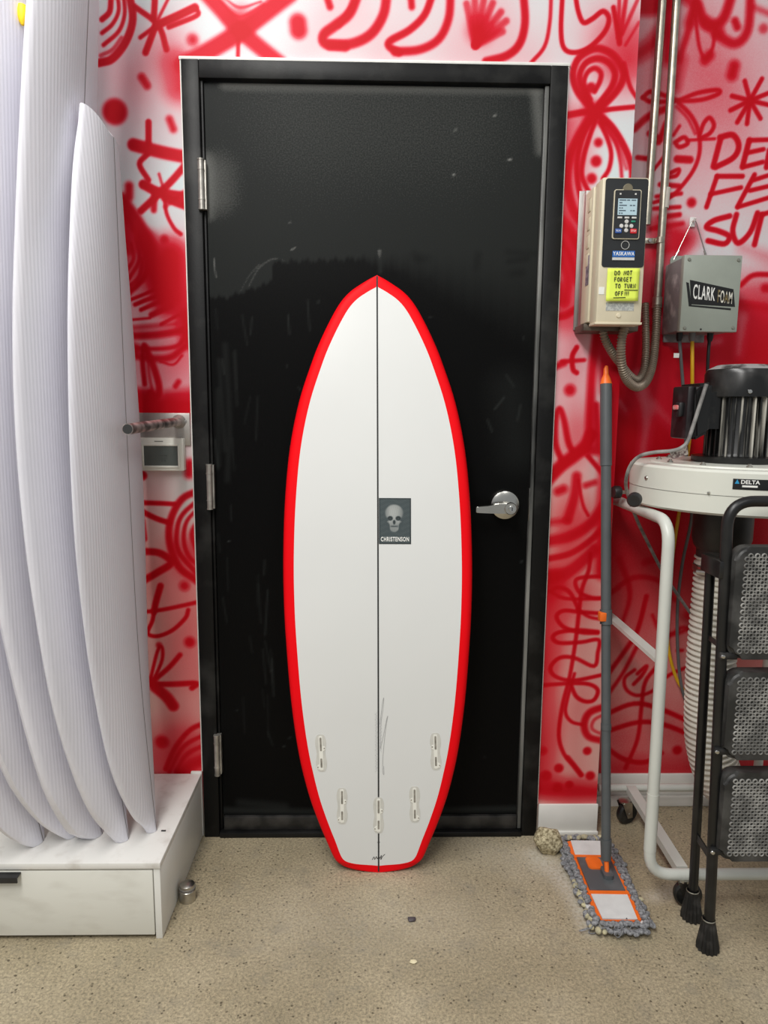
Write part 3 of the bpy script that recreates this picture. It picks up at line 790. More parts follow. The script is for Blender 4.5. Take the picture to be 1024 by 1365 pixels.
poly = [(HC.x + a[0], -0.062, HC.z + a[1]) for a, _ in LP] + [(HC.x + b_[0], -0.062, HC.z + b_[1]) for _, b_ in LP[::-1]]
prism(bm, poly, (0, -0.018, 0))
bmesh.ops.bevel(bm, geom=list(bm.edges), offset=0.0015, segments=2, affect='EDGES')
obj('lever', bm, M_SATIN, hd)
obj('key_cylinder', lathe(B(), [(0, 0.074), (0.0085, 0.074), (0.0095, 0.070), (0.0095, 0.06)], (HC.x + 0.006, -0.015, HC.z - 0.001), 24, axis=(0, -1, 0)), M_CHROME, hd)
obj('keyhole', bx(HC.x + 0.005, HC.x + 0.007, -0.0905, -0.089, HC.z - 0.006, HC.z + 0.003), M_INK, hd)
obj('latch_strike', bx(0.4492, 0.4525, -0.004, 0.02, 0.98, 1.075, bev=0.001), M_STEEL, door)
# white caulk line around the frame
M_CAULK = mat('white_caulk', lin(228, 226, 220), 0.5, var=0.05)
t = tag(obj('trim_1', bx(-FR_W - 0.007, FR_W + 0.006, -0.008, 0.0, FR_H, FR_H + 0.010, bev=0.003), M_CAULK), 'white caulk line along the top of the door frame', kind='structure')
t = tag(obj('trim_2', bx(-FR_W - 0.005, -FR_W, -0.006, 0.0, 0.21, FR_H, bev=0.002), M_CAULK), 'thin white caulk line down the hinge side of the door frame', kind='structure')
t = tag(obj('trim_3', bx(FR_W, FR_W + 0.004, -0.006, 0.0, 0.10, FR_H, bev=0.0015), M_CAULK), 'thin white caulk line down the handle side of the door frame', kind='structure')

# ================================================================== SURFBOARD
NOSE, TAIL = Vector((0.007, -0.030, 1.655)), Vector((0.021, -0.184, 0.0))
OUT = [(0, 0), (0.0018, 0.040), (0.0055, 0.072), (0.012, 0.0965), (0.021, 0.112), (0.033, 0.1225), (0.048, 0.1305), (0.078, 0.1425), (0.15, 0.170), (0.235, 0.197), (0.35, 0.222), (0.5, 0.241), (0.67, 0.253), (0.78, 0.2575), (0.9, 0.258), (1.05, 0.252), (1.19, 0.238), (1.315, 0.2125), (1.42, 0.178), (1.48, 0.154), (1.545, 0.122), (1.585, 0.0975), (1.612, 0.0725), (1.632, 0.044), (1.645, 0.0215), (1.655, 0.0)]
OC = catmull([(a, b_) for a, b_ in OUT], 5)
OC[:, 1] = np.clip(OC[:, 1], 0, None)
OC[:, 0] = np.clip(np.maximum.accumulate(OC[:, 0]), 0, 1.655)


def cl(z):
    """centre line of the board's bottom face"""
    t_ = min(max(z / NOSE.z, 0), 1)
    return Vector((TAIL.x + (NOSE.x - TAIL.x) * t_, TAIL.y + (NOSE.y - TAIL.y) * t_ - 0.045 * 4 * t_ * (1 - t_), z))


def thick(z):
    t_ = z / NOSE.z
    return 0.012 + 0.046 * max(0, math.sin(PI * min(max(0.08 + 0.84 * t_, 0), 1))) ** 0.8


full = np.concatenate([OC, OC[::-1] * [1, -1]])
seg_a, seg_b = full, np.roll(full, -1, 0)


def odist(z, x):
    ab = seg_b - seg_a
    q = np.array([z, x])
    t_ = np.clip(((q - seg_a) * ab).sum(1) / np.maximum((ab * ab).sum(1), 1e-12), 0, 1)
    return np.hypot(*(q - seg_a - t_[:, None] * ab).T).min()


def inner(z, w_):
    band = float(np.interp(z, [0, 0.1, 0.3, 1.1, 1.5, 1.655], [0.021, 0.027, 0.0315, 0.0315, 0.029, 0.029]))
    if w_ <= band or odist(z, 0) < band:
        return 0.0
    lo, hi = 0.0, w_
    for _ in range(22):
        mid = (lo + hi) / 2
        if odist(z, mid) >= band:
            lo = mid
        else:
            hi = mid
    return lo


zs = np.unique(np.round(np.concatenate([OC[:, 0], np.linspace(0, 0.03, 10), np.linspace(1.6, 1.655, 12)]), 5))
ws = np.interp(zs, OC[:, 0], OC[:, 1])
wi = np.array([inner(z, w_) for z, w_ in zip(zs, ws)])
board = thing('surfboard', 'white surfboard with red rails leaning tail-down against the black door', 'surfboard', (TAIL.x, TAIL.y, 0))
M_PANEL = mat('glassed_white', lin(222, 223, 221), 0.25, var=0.012, scale=3, spec=0.35)
M_RAIL = mat('glassed_red', (0.86, 0.003, 0.008, 1), 0.5, var=0.03, scale=3, spec=0.1)


def surf_strip(cols):
    """cols: per station list of (v, h); h goes towards the door"""
    bm = B()
    prev = None
    for z, row in zip(zs, cols):
        cpt = cl(z)
        cur = [bm.verts.new((cpt.x + v, cpt.y + h, z)) for v, h in row]
        if prev:
            for k in range(len(cur) - 1):
                try:
                    bm.faces.new((prev[k], prev[k + 1], cur[k + 1], cur[k]))
                except ValueError:
                    pass
        prev = cur
    bmesh.ops.remove_doubles(bm, verts=bm.verts, dist=1e-5)
    bmesh.ops.dissolve_degenerate(bm, dist=1e-6, edges=bm.edges)
    return bm


obj('bottom_panel', surf_strip([[(i * v, 0.0) for v in np.linspace(-1, 1, 13)] for i in wi]), M_PANEL, board, smooth=60)
rail_rows = []
for z, w_, i in zip(zs, ws, wi):
    th = thick(z) * min(1, w_ / 0.05 + 0.25)
    half = []
    for k in range(9):
        a = PI / 2 * k / 8
        half.append((i + (w_ - i) * math.sin(a) ** 0.72, th * 0.5 * (1 - math.cos(a)) ** 1.3))
    for k in range(1, 7):
        a = PI / 2 * k / 6
        half.append((i * 0.9 + (w_ - i * 0.9) * math.cos(a), th * 0.5 + th * 0.5 * math.sin(a)))
    rail_rows.append(half)
for sgn in (-1, 1):
    obj('rail', surf_strip([[(sgn * v, h) for v, h in r] for r in rail_rows]), M_RAIL, board, smooth=60)
obj('deck_panel', surf_strip([[(r[-1][0] * v, r[-1][1] + 0.004 * (1 - v * v)) for v in np.linspace(-1, 1, 9)] for r in rail_rows]), M_PANEL, board, smooth=60)


def strip_on_board(path, wd, lift=0.0006):
    """flat ribbon on the bottom face; path in (v, z)"""
    bm = B()
    prev = None
    P = [Vector((v, z)) for v, z in path]
    for k, q in enumerate(P):
        d_ = (P[min(k + 1, len(P) - 1)] - P[max(k - 1, 0)]).normalized()
        nrm = Vector((-d_.y, d_.x)) * wd / 2
        cur = []
        for s_ in (-1, 1):
            v, z = q.x + s_ * nrm.x, q.y + s_ * nrm.y
            cp = cl(z)
            cur.append(bm.verts.new((cp.x + v, cp.y - lift, z)))
        if prev:
            bm.faces.new((prev[0], prev[1], cur[1], cur[0]))
        prev = cur
    return bm


obj('stringer', strip_on_board([(0.0, z) for z in np.linspace(0.003, 1.652, 60)], 0.0042, 0.0005), M_INK, board)

# sticker with skull
SV0, SV1, SZ0, SZ1 = 0.0028, 0.0892, 0.937, 1.060
cx_, cz_ = (SV0 + SV1) / 2 - 0.002, SZ0 + 0.070


def on_board(lift):
    def f(u, v):
        out = np.zeros((len(u), 3))
        for k, (a, b_) in enumerate(zip(u, v)):
            cp = cl(b_)
            out[k] = (cp.x + a, cp.y - lift, b_)
        return out
    return f


me, uv = grid_mesh('sticker', np.linspace(SV0, SV1, 74), np.linspace(SZ0, SZ1, 106), on_board(0.0009))
X_, Z_ = (uv[:, 0] - cx_) / 0.00114, (uv[:, 1] - cz_) / 0.00114       # millimetres from the skull's centre


def ell(x, z, a, b_, soft=0.12):
    d_ = np.sqrt(((X_ - x) / a) ** 2 + ((Z_ - z) / b_) ** 2)
    return 1 - sstep(1 - soft, 1 + soft, d_)


tone = np.full(len(uv), 0.22) + 0.012 * np.sin(Z_ * 0.5 + 2 * np.sin(X_ * 0.13)) + 0.012 * np.sin(X_ * 0.9 + Z_ * 1.3)
skull = np.maximum.reduce([ell(0, 12, 21, 19), ell(0, -6, 16, 14), ell(0, -20, 11.5, 13)])
shade = 0.56 + 0.11 * np.cos((X_ + 4) / 13) * np.cos((Z_ - 12) / 16) - 0.14 * sstep(8, 22, np.abs(X_)) + 0.03 * np.sin(X_ * 1.3 + Z_ * 0.8) * np.sin(Z_ * 1.1)
tone = tone * (1 - skull) + skull * shade
for x, z, a, b_, val, al in ((-9.5, -1, 6.2, 5.4, 0.04, 0.95), (9.5, -1, 6.2, 5.4, 0.04, 0.95), (0, -10, 3.2, 5.5, 0.05, 0.9), (-17, -10, 4, 8, 0.2, 0.9), (17, -10, 4, 8, 0.2, 0.9), (-13, -22, 3, 9, 0.2, 0.8), (13, -22, 3, 9, 0.2, 0.8), (0, -19.8, 9.5, 1.0, 0.1, 0.8), (-9.5, -2, 2, 2, 0.25, 0.6), (9.5, -2, 2, 2, 0.25, 0.6), (0, -1, 1.6, 5, 0.7, 0.4), (-12, -9, 5, 2, 0.68, 0.5), (12, -9, 5, 2, 0.68, 0.5)):
    e = ell(x, z, a, b_, 0.3) * al
    tone = tone * (1 - e) + val * e
for k in range(-4, 5):
    e = ell(k * 2.1, -19.5, 0.45, 3.4, 0.4) * 0.6
    tone = tone * (1 - e) + 0.15 * e
edge = np.minimum.reduce([uv[:, 0] - SV0, SV1 - uv[:, 0], uv[:, 1] - SZ0, SZ1 - uv[:, 1]])
tone = np.where(edge < 0.0028, 0.08, tone)
set_attr(me, 'tone', np.clip(tone, 0, 1))
finish(me, ramp_mat('sticker_print', 'tone', [(0.0, lin(22, 26, 28)), (0.22, lin(68, 78, 80)), (0.6, lin(150, 154, 152)), (1.0, lin(225, 226, 222))], rough=0.35, speck=0.05, sscale=600), 0)
me.transform(Matrix.Translation((-TAIL.x, -TAIL.y, 0)))
st = tag(link(bpy.data.objects.new('sticker', me), board), 'dark grey sticker with a printed skull')


def brd(cv, cz, lift):
    def f(x, y, z):
        cp = cl(cz + y)
        return Vector((cp.x + cv + x, cp.y - lift - z, cz + y))
    return f


obj('lettering', text_bm('CHRISTENSON', 0.0165, offset=0.0003, sx=0.64, space=1.12, fn=brd((SV0 + SV1) / 2, SZ0 + 0.0125, 0.0014)), M_LETTER, st, smooth=0)

# fin boxes
M_HALO = mat('fin_box_resin', lin(208, 207, 200), 0.25, var=0.04, scale=60, coat=0.3)
M_FINW = mat('fin_box_plastic', lin(238, 237, 228), 0.35, var=0.02)
M_SLOT = mat('fin_slot', lin(120, 116, 108), 0.5, var=0.2, scale=60, col2=lin(165, 160, 150))


def board_poly(bm, pts, lift, h):
    """closed outline (v, z) on the board's bottom, raised by h"""
    lo, hi = [], []
    for v, z in pts:
        cp = cl(z)
        lo.append(bm.verts.new((cp.x + v, cp.y - lift, z)))
        hi.append(bm.verts.new((cp.x + v, cp.y - lift - h, z)))
    bm.faces.new(hi)
    for k in range(len(pts)):
        k2 = (k + 1) % len(pts)
        bm.faces.new((lo[k], lo[k2], hi[k2], hi[k]))
    return bm


def fin_box(v0, z0, flip, tilt):
    ca, sa = math.cos(tilt), math.sin(tilt)

    def loc(pts):
        return [(v0 + (x * flip) * ca - z * sa, z0 + (x * flip) * sa + z * ca) for x, z in pts]
    pea = []
    for k in range(40):
        a = 2 * PI * k / 40
        z = 0.054 * math.sin(a)
        wd = 0.0172 - 0.0055 * math.exp(-((z) / 0.02) ** 2)
        c_ = math.cos(a)
        pea.append((math.copysign(abs(c_) ** 0.5, c_) * wd, z))
    fb = obj('fin_box', board_poly(B(), loc(pea), 0.0, 0.0006), M_HALO, board, smooth=0)
    ins = B()
    board_poly(ins, loc(rrect(0.0105, 0.098, 0.003)), 0.0006, 0.0008)
    board_poly(ins, loc([(0.003, 0.004), (0.011, 0.009), (0.013, 0.014), (0.010, 0.019), (0.003, 0.020)]), 0.0006, 0.0008)
    board_poly(ins, loc([(-0.003, -0.030), (-0.010, -0.034), (-0.014, -0.040), (-0.011, -0.046), (-0.003, -0.047)]), 0.0006, 0.0008)
    obj('insert', ins, M_FINW, fb, smooth=0)
    for zc, hl in ((0.026, 0.038), (-0.028, 0.026)):
        obj('slot', board_poly(B(), loc(rrect(0.0052, hl, 0.0015, cz=zc)), 0.0015, 0.0004), M_SLOT, fb, smooth=0)
    for x, z in ((0.0095, 0.0142), (-0.0102, -0.0400)):
        obj('screw', board_poly(B(), loc([(x + 0.002 * math.cos(a), z + 0.002 * math.sin(a)) for a in np.linspace(0, 2 * PI, 9)[:-1]]), 0.0015, 0.0004), M_SLOT, fb, smooth=0)


fin_box(-0.158, 0.358, 1, 0.03)
fin_box(0.158, 0.362, -1, 0.03)
fin_box(-0.1015, 0.203, 1, 0.0)
fin_box(0.1008, 0.207, -1, 0.02)
fin_box(0.0, 0.175, 1, 0.0)
# pencil writing along the stringer and the small tail signature
M_PENCIL = mat('pencil_grey', lin(164, 164, 164), 0.6, var=0.15, scale=200)


def scrib(name, path, wd, m_=M_PENCIL):
    return obj(name, strip_on_board(catmull(path, 4), wd, 0.0004), m_, board, smooth=0)


scrib('pencil_signature', [(0.004, 0.44), (0.012, 0.505), (0.015, 0.513), (0.012, 0.48), (0.007, 0.44), (0.006, 0.39), (0.005, 0.37), (0.010, 0.39), (0.016, 0.42), (0.022, 0.452), (0.026, 0.464), (0.021, 0.435), (0.016, 0.39), (0.012, 0.34), (0.012, 0.303), (0.015, 0.296), (0.0145, 0.32)], 0.0013)
scrib('pencil_note', [(-0.006 + 0.003 * math.sin(k * 2.4) + 0.001 * math.cos(k * 5), 0.475 - k * 0.0030) for k in range(58)], 0.0010, mat('pencil_faint', lin(190, 190, 190), 0.6, var=0.1, scale=200))
scrib('pencil_note', [(0.0065 + 0.0025 * math.sin(k * 2.1), 0.46 - k * 0.0032) for k in range(32)], 0.0010, MATS['pencil_faint'])
scrib('tail_signature', [(-0.018, 0.040), (-0.013, 0.049), (-0.011, 0.041), (-0.006, 0.050), (-0.004, 0.043), (0.001, 0.051), (0.003, 0.044), (0.008, 0.054), (0.006, 0.040), (0.011, 0.050), (0.018, 0.057)], 0.0016, M_INK)
scrib('tail_signature', [(-0.004, 0.093), (0.004, 0.094)], 0.0014, M_INK)

# ================================================================== PLATFORM
PX, PY, PZ = -0.513, -0.434, 0.205
plat = thing('drawer_platform', 'low white platform with a drawer under the foam blanks', 'platform', (-1.0, -0.22, 0))
M_PLAT = mat('white_laminate', lin(226, 225, 219), 0.4, var=0.02, scale=12)
M_PTOP = mat('white_laminate_scuffed', lin(228, 226, 221), 0.42, scale=26, col2=lin(205, 200, 193), lo=0.52, hi=0.8)
obj('top_panel', bx(-1.75, PX, PY, -0.009, PZ - 0.016, PZ, bev=0.0015), M_PTOP, plat)
obj('side_panel', bx(PX - 0.018, PX - 0.002, PY + 0.003, -0.009, 0.0, PZ - 0.016, bev=0.001), M_PLAT, plat)
dr = obj('drawer_front', bx(-1.2, PX - 0.020, PY + 0.001, PY + 0.02, 0.012, PZ - 0.021, bev=0.0015), mat('white_drawer_scuffed', lin(222, 221, 212), 0.4, scale=9, col2=lin(205, 202, 192), lo=0.5, hi=0.8, stretch=(1, 1, 2.5)), plat)
obj('drawer_front', bx(-1.75, -1.203, PY + 0.001, PY + 0.02, 0.012, PZ - 0.021, bev=0.0015), MATS['white_drawer_scuffed'], plat)
obj('plinth', bx(-1.75, PX - 0.02, PY + 0.022, PY + 0.04, 0.0, 0.19), M_BLACK, plat)
hp = at(28, 1165, Y=PY)
bm = bx(hp.x - 0.20, hp.x, PY - 0.018, PY + 0.004, PZ - 0.027, PZ - 0.0225, bev=0.0008)
box(bm, hp.x - 0.20, hp.x, PY - 0.020, PY - 0.0165, PZ - 0.038, PZ - 0.0225, bev=0.001)
obj('handle', bm, M_BLACKP, dr)
ds = at(250, 1199, Z=0)
ds = Vector((PX + 0.024, ds.y, 0))
dstop = thing('door_stop', 'small metal dome door stop on the floor beside the platform', 'door stop', ds)
obj('body', lathe(B(), [(0.0, 0.001), (0.021, 0.001), (0.021, 0.030), (0.0195, 0.0315), (0, 0.0315)], ds, 28), M_STEEL, dstop)
obj('rubber_ring', lathe(B(), [(0.019, 0.0315), (0.0215, 0.033), (0.0215, 0.038), (0.019, 0.039)], ds, 28), mat('grey_rubber', lin(110, 106, 100), 0.7), dstop)
obj('cap', lathe(B(), [(0.0195, 0.039), (0.019, 0.045), (0.012, 0.049), (0, 0.05)], ds, 28), M_STEEL, dstop)

# ================================================================== FOAM BLANKS
fmx = bpy.data.materials.new('foam_grooved')
fmx.use_nodes = True
nt = fmx.node_tree
b = nt.nodes['Principled BSDF']
b.inputs['Roughness'].default_value = 0.75
b.inputs['Specular IOR Level'].default_value = 0.2
tc = nt.nodes.new('ShaderNodeTexCoord')
c = ramp(noise(5, 3), [(0.3, (0.80, 0.79, 0.855, 1)), (0.7, (0.84, 0.83, 0.885, 1))])
nt.links.new(c, b.inputs['Base Color'])
la = nt.nodes.new('ShaderNodeAttribute')
la.attribute_name = 'lat'


def math_(op, a, b_):
    x = nt.nodes.new('ShaderNodeMath')
    x.operation = op
    for k, s_ in enumerate((a, b_)):
        if isinstance(s_, (int, float)):
            x.inputs[k].default_value = s_
        elif s_ is not None:
            nt.links.new(s_, x.inputs[k])
    return x.outputs[0]


g1 = math_('SINE', math_('MULTIPLY', la.outputs['Fac'], 2 * PI / 0.0095), None)
mpn = nt.nodes.new('ShaderNodeMapping')
mpn.inputs['Scale'].default_value = (1, 1, 0.02)
nt.links.new(tc.outputs['Object'], mpn.inputs[0])
nn = nt.nodes.new('ShaderNodeTexNoise')
nn.inputs['Scale'].default_value = 60
nt.links.new(mpn.outputs[0], nn.inputs['Vector'])
hgt = math_('ADD', math_('MULTIPLY', g1, nn.outputs[0]), math_('MULTIPLY', noise(500, 2), 0.5))
bp = nt.nodes.new('ShaderNodeBump')
bp.inputs['Strength'].default_value = 0.21
bp.inputs['Distance'].default_value = 0.0011
nt.links.new(hgt, bp.inputs['Height'])
nt.links.new(bp.outputs[0], b.inputs['Normal'])
M_FOAM = fmx
M_STRING = mat('wood_stringer', lin(120, 112, 108), 0.6, var=0.1, scale=30)


def blank(label, yc, xs_tab, w_tab, ztop, th, dome, yaw, tail_th, swoop=0.0):
    """foam blank standing on its tail with one rail to the wall; xs_tab: (z, x) of the deck's centre line; w_tab: (z, half width)"""
    z0 = PZ + 0.001
    zz = np.concatenate([z0 + (np.linspace(0, 1, 16) ** 2) * 0.16, np.linspace(z0 + 0.17, ztop - 0.1, 46), ztop - 0.09 * (1 - np.linspace(0, 1, 14)) ** 1.6])
    xt, wt = catmull(xs_tab, 8), catmull(w_tab, 8)
    root = thing('surfboard_blank', label, 'surfboard blank', (xs_tab[0][1], yc, z0), 'foam blanks standing on the platform')
    nv = 33
    vv = np.linspace(-1, 1, nv)
    cy, sy = math.cos(yaw), math.sin(yaw)
    rings, lat = [], []
    for z in zz:
        xc = float(np.interp(z, xt[:, 0], xt[:, 1]))
        hw = max(0.004, float(np.interp(z, wt[:, 0], wt[:, 1])))
        k = min(1.0, hw / 0.16)
        e = min((z - z0) / 0.25, 1.0, (ztop - z) / 0.25 + 0.3)
        t_ = tail_th + (th - tail_th) * math.sin(PI / 2 * max(0, e))
        dm = dome * (0.25 + 0.75 * k)
        fr = [(v * hw, -dm * abs(v) ** 2.3) for v in vv]
        edge_ = max(0.004, t_ - dm) if t_ - dm > 0.012 else 0.012
        bk = []
        for v in vv[::-1]:
            h = -dm - edge_ * (1 - 0.35 * abs(v) ** 8) + 0.0 * v
            bk.append((v * hw * (1 if abs(v) < 0.99 else 0.975), h))
        ring = []
        # rounded rail: one bulging point between front edge and back edge
        pts = [fr[0]] + fr[1:] + [(hw * 1.015, -dm - edge_ * 0.3)] + bk + [(-hw * 1.015, -dm - edge_ * 0.3)]
        for v, h in pts:
            ring.append((xc + h * cy - v * sy, yc + v * cy + h * sy * 0.3, z - swoop * float(sstep(-1.0, -0.1, v / hw)) * float(sstep(ztop - 0.12, ztop, z))))
            lat.append(v)
        rings.append(ring)
    n = len(rings[0])
    V = np.array(rings).reshape(-1, 3)
    bm = B()
    vs_ = [[bm.verts.new(p) for p in r] for r in rings]
    for a, b_ in zip(vs_, vs_[1:]):
        for k in range(n):
            bm.faces.new((a[k], a[(k + 1) % n], b_[(k + 1) % n], b_[k]))
    bm.faces.new(vs_[0])
    bm.faces.new(vs_[-1])
    o = obj('foam_body', bm, M_FOAM, root, smooth=50)
    set_attr(o.data, 'lat', np.array(lat))
    bm = B()
    prev = None
    mid = nv // 2
    for r in rings:
        p = Vector(r[mid]) + Vector((0.0004, 0, 0))
        cur = [bm.verts.new(p + Vector((0, s_ * 0.0014, 0))) for s_ in (-1, 1)]
        if prev:
            bm.faces.new((prev[0], prev[1], cur[1], cur[0]))
        prev = cur
    obj('stringer', bm, M_STRING, root, smooth=0)
    return root


blank('shortest foam blank with a cut square nose, next to the wall peg and thermostat', -0.300, [(0.2, -0.560), (0.3, -0.568), (0.57, -0.583), (0.82, -0.590), (1.3, -0.593), (1.66, -0.593), (1.95, -0.593)],
      [(0.2, 0.010), (0.24, 0.035), (0.30, 0.080), (0.47, 0.150), (0.70, 0.203), (0.89, 0.232), (1.06, 0.244), (1.27, 0.235), (1.52, 0.203), (1.75, 0.150), (1.95, 0.100)], 1.930, 0.052, 0.038, 0.03, 0.022, swoop=0.030)
blank('tall foam blank right behind the shortest one, second from the door', -0.338, [(0.2, -0.620), (0.35, -0.636), (0.7, -0.660), (1.15, -0.676), (1.55, -0.669), (1.9, -0.645), (2.25, -0.612), (2.8, -0.56)],
      [(0.2, 0.012), (0.25, 0.045), (0.36, 0.105), (0.64, 0.190), (0.9, 0.225), (1.11, 0.236), (1.33, 0.234), (1.5, 0.222), (1.66, 0.205), (2.0, 0.178), (2.12, 0.165), (2.45, 0.11), (2.8, 0.02)], 2.75, 0.060, 0.042, 0.02, 0.030)
blank('tall foam blank with a wide blunt tail, standing in the middle of the row', -0.315, [(0.2, -0.695), (0.30, -0.708), (0.7, -0.742), (1.2, -0.752), (1.7, -0.735), (2.2, -0.70), (2.8, -0.645)],
      [(0.2, 0.016), (0.235, 0.055), (0.28, 0.095), (0.43, 0.160), (0.72, 0.220), (0.9, 0.250), (1.15, 0.266), (1.5, 0.250), (2.0, 0.20), (2.45, 0.12), (2.8, 0.02)], 2.75, 0.060, 0.034, 0.02, 0.052)
blank('foam blank second from the photo edge with a thin pointed tail', -0.318, [(0.2, -0.757), (0.35, -0.786), (0.7, -0.815), (1.2, -0.832), (1.7, -0.815), (2.2, -0.78), (2.8, -0.725)],
      [(0.2, 0.016), (0.25, 0.060), (0.31, 0.100), (0.46, 0.170), (0.64, 0.225), (0.9, 0.26), (1.2, 0.272), (1.6, 0.25), (2.1, 0.19), (2.5, 0.11), (2.8, 0.02)], 2.75, 0.060, 0.034, 0.02, 0.018)
blank('foam blank nearest the photo edge, its tail closest to the platform front', -0.345, [(0.2, -0.832), (0.35, -0.856), (0.7, -0.893), (1.2, -0.912), (1.7, -0.895), (2.2, -0.86), (2.8, -0.80)],
      [(0.2, 0.018), (0.24, 0.060), (0.32, 0.115), (0.5, 0.19), (0.9, 0.26), (1.2, 0.27), (1.6, 0.25), (2.1, 0.19), (2.5, 0.11), (2.8, 0.02)], 2.75, 0.060, 0.034, 0.02, 0.026)
# yellow plug on the middle blank
yp = at(30, 20, Y=-0.44)
plug = lathe(B(), [(0, 0.0), (0.0085, 0.001), (0.0105, 0.012), (0.0095, 0.024), (0.0065, 0.034), (0.003, 0.040), (0, 0.041)], (yp.x, yp.y, yp.z + 0.018), 20, axis=(0.05, -0.15, -1))
tag(obj('foam_plug', plug, mat('yellow_foam', lin(250, 205, 20), 0.6, var=0.05), base=(yp.x, yp.y, yp.z)), 'bright yellow foam plug stuck high on the middle blank', 'plug')

# ================================================================== WALL PEG + THERMOSTAT
pg = thing('rack_peg', 'steel rod peg on a wall plate beside the shortest blank', 'rack peg', (-0.585, 0, 1.23))
obj('plate', bx(-0.665, -0.515, -0.0055, -0.0005, 1.190, 1.281, bev=0.002), mat('plate_steel', lin(178, 172, 166), 0.4, 0.7, var=0.1, scale=20), pg)
tip = at(170, 572, Y=-0.43)
obj('rod', tube(B(), [(-0.546, -0.005, 1.257), tuple(tip)], 0.0125, 24), mat('scuffed_rod', lin(90, 84, 80), 0.35, 0.7, scale=26, col2=lin(205, 190, 185), lo=0.42, hi=0.6), pg)
dv = (tip - Vector((-0.546, -0.005, 1.257))).normalized()
obj('end_plug', tube(B(), [tuple(tip - dv * 0.004), tuple(tip + dv * 0.0006)], 0.0108, 24), M_INK, pg)
obj('weld', lathe(B(), [(0.0125, 0.016), (0.015, 0.006), (0.02, 0.0)], (-0.546, -0.0055, 1.257), 24, axis=(0, -1, 0)), MATS['plate_steel'], pg)
sc = at(247, 562, Y=-0.006)
obj('screw', lathe(B(), [(0, 0.002), (0.004, 0.0015), (0.005, 0.0)], sc, 16, axis=(0, -1, 0)), M_CHROME, pg)

th_ = thing('thermostat', 'white wall thermostat with a grey screen under the rack peg', 'thermostat', (-0.595, 0, 1.12))
x0, x1, z0, z1 = -0.660, -0.530, 1.120, 1.212
M_TH = mat('thermostat_plastic', lin(224, 223, 212), 0.4, var=0.02)
obj('case', bx(x0, x1, -0.026, -0.0005, z0, z1, bev=0.004), M_TH, th_)
bm = B()
sx0, sx1, sz0, sz1 = -0.640, -0.546, 1.135, 1.190
for a in ((sx0 - 0.006, sx0, sz0 - 0.006, sz1 + 0.006), (sx1, sx1 + 0.006, sz0 - 0.006, sz1 + 0.006), (sx0, sx1, sz0 - 0.006, sz0), (sx0, sx1, sz1, sz1 + 0.006)):
    box(bm, a[0], a[1], -0.029, -0.0255, a[2], a[3], bev=0.001)
obj('bezel', bm, M_TH, th_)
scn = obj('screen', bx(sx0, sx1, -0.0272, -0.0255, sz0, sz1), mat('thermostat_lcd', lin(84, 90, 86), 0.25, var=0.05, scale=10), th_)
M_LCDINK = mat('lcd_digit', lin(60, 65, 62), 0.4)
fnw = lambda cx, cz, y: (lambda x, yy, z: Vector((cx + x, y - z, cz + yy)))
bm = B()
for dx, dz, w_, h_ in ((-0.008, 0.012, 0.010, 0.002), (0.004, 0.012, 0.010, 0.002), (-0.008, 0.005, 0.010, 0.002), (0.004, 0.005, 0.010, 0.002), (-0.002, -0.004, 0.004, 0.006), (0.006, -0.004, 0.004, 0.006)):
    box(bm, -0.590 + dx, -0.590 + dx + w_, -0.0275, -0.027, 1.150 + dz, 1.150 + dz + h_)
obj('screen_segments', bm, M_LCDINK, scn, smooth=0)
obj('brand_mark', bx(-0.610, -0.586, -0.0266, -0.0255, 1.2015, 1.204), mat('grey_print', lin(120, 118, 112), 0.6), th_)

# ================================================================== FREQUENCY DRIVE
vx0, vx1, vz0, vz1, vy = 0.566, 0.684, 1.520, 1.873, -0.165
vf = thing('motor_drive', 'beige motor drive with a black keypad panel mounted by the wall corner', 'motor drive', (0.625, 0, vz0))
M_BEIGE = mat('beige_plastic', lin(214, 204, 178), 0.42, var=0.03, scale=20)
M_PANELB = mat('drive_black_panel', lin(32, 34, 36), 0.38, var=0.15, scale=30)
M_HS = mat('heat_sink_aluminium', lin(168, 164, 160), 0.4, 0.75, var=0.2, scale=24, stretch=(1, 1, 0.3))
obj('front_cover', bx(vx0, vx1, vy, vy + 0.06, vz0, vz1, bev=0.006), M_BEIGE, vf)
obj('body', bx(vx0 - 0.004, vx1 - 0.002, vy + 0.058, -0.040, vz0 + 0.008, vz1 - 0.006, bev=0.003), M_BEIGE, vf)
obj('heat_sink', bx(vx0 - 0.004, vx1, -0.041, -0.001, vz0 + 0.005, vz1 + 0.004, bev=0.002), M_HS, vf)
obj('mounting_plate', bx(vx0 - 0.012, CORNER - 0.002, -0.006, -0.0005, vz0 - 0.002, vz1 + 0.012, bev=0.001), M_HS, vf)
obj('bracket', bx(vx0 - 0.008, vx1 + 0.02, -0.09, -0.002, vz0 - 0.012, vz0 + 0.006, bev=0.001), mat('bracket_steel', lin(96, 86, 76), 0.5, 0.5, var=0.2, scale=30), vf)
for k in range(4):
    zc = vz1 - 0.045 - k * 0.046
    obj('vent', bx(vx0 - 0.0058, vx0 - 0.002, vy + 0.075, vy + 0.10, zc - 0.017, zc + 0.017, bev=0.003), M_BEIGE, vf)
obj('side_label', bx(vx0 - 0.005, vx0 - 0.003, vy + 0.066, vy + 0.092, 1.625, 1.70), mat('side_label_print', lin(150, 140, 150), 0.5, scale=90, col2=lin(92, 96, 104), lo=0.45, hi=0.55), vf)
py = vy - 0.002
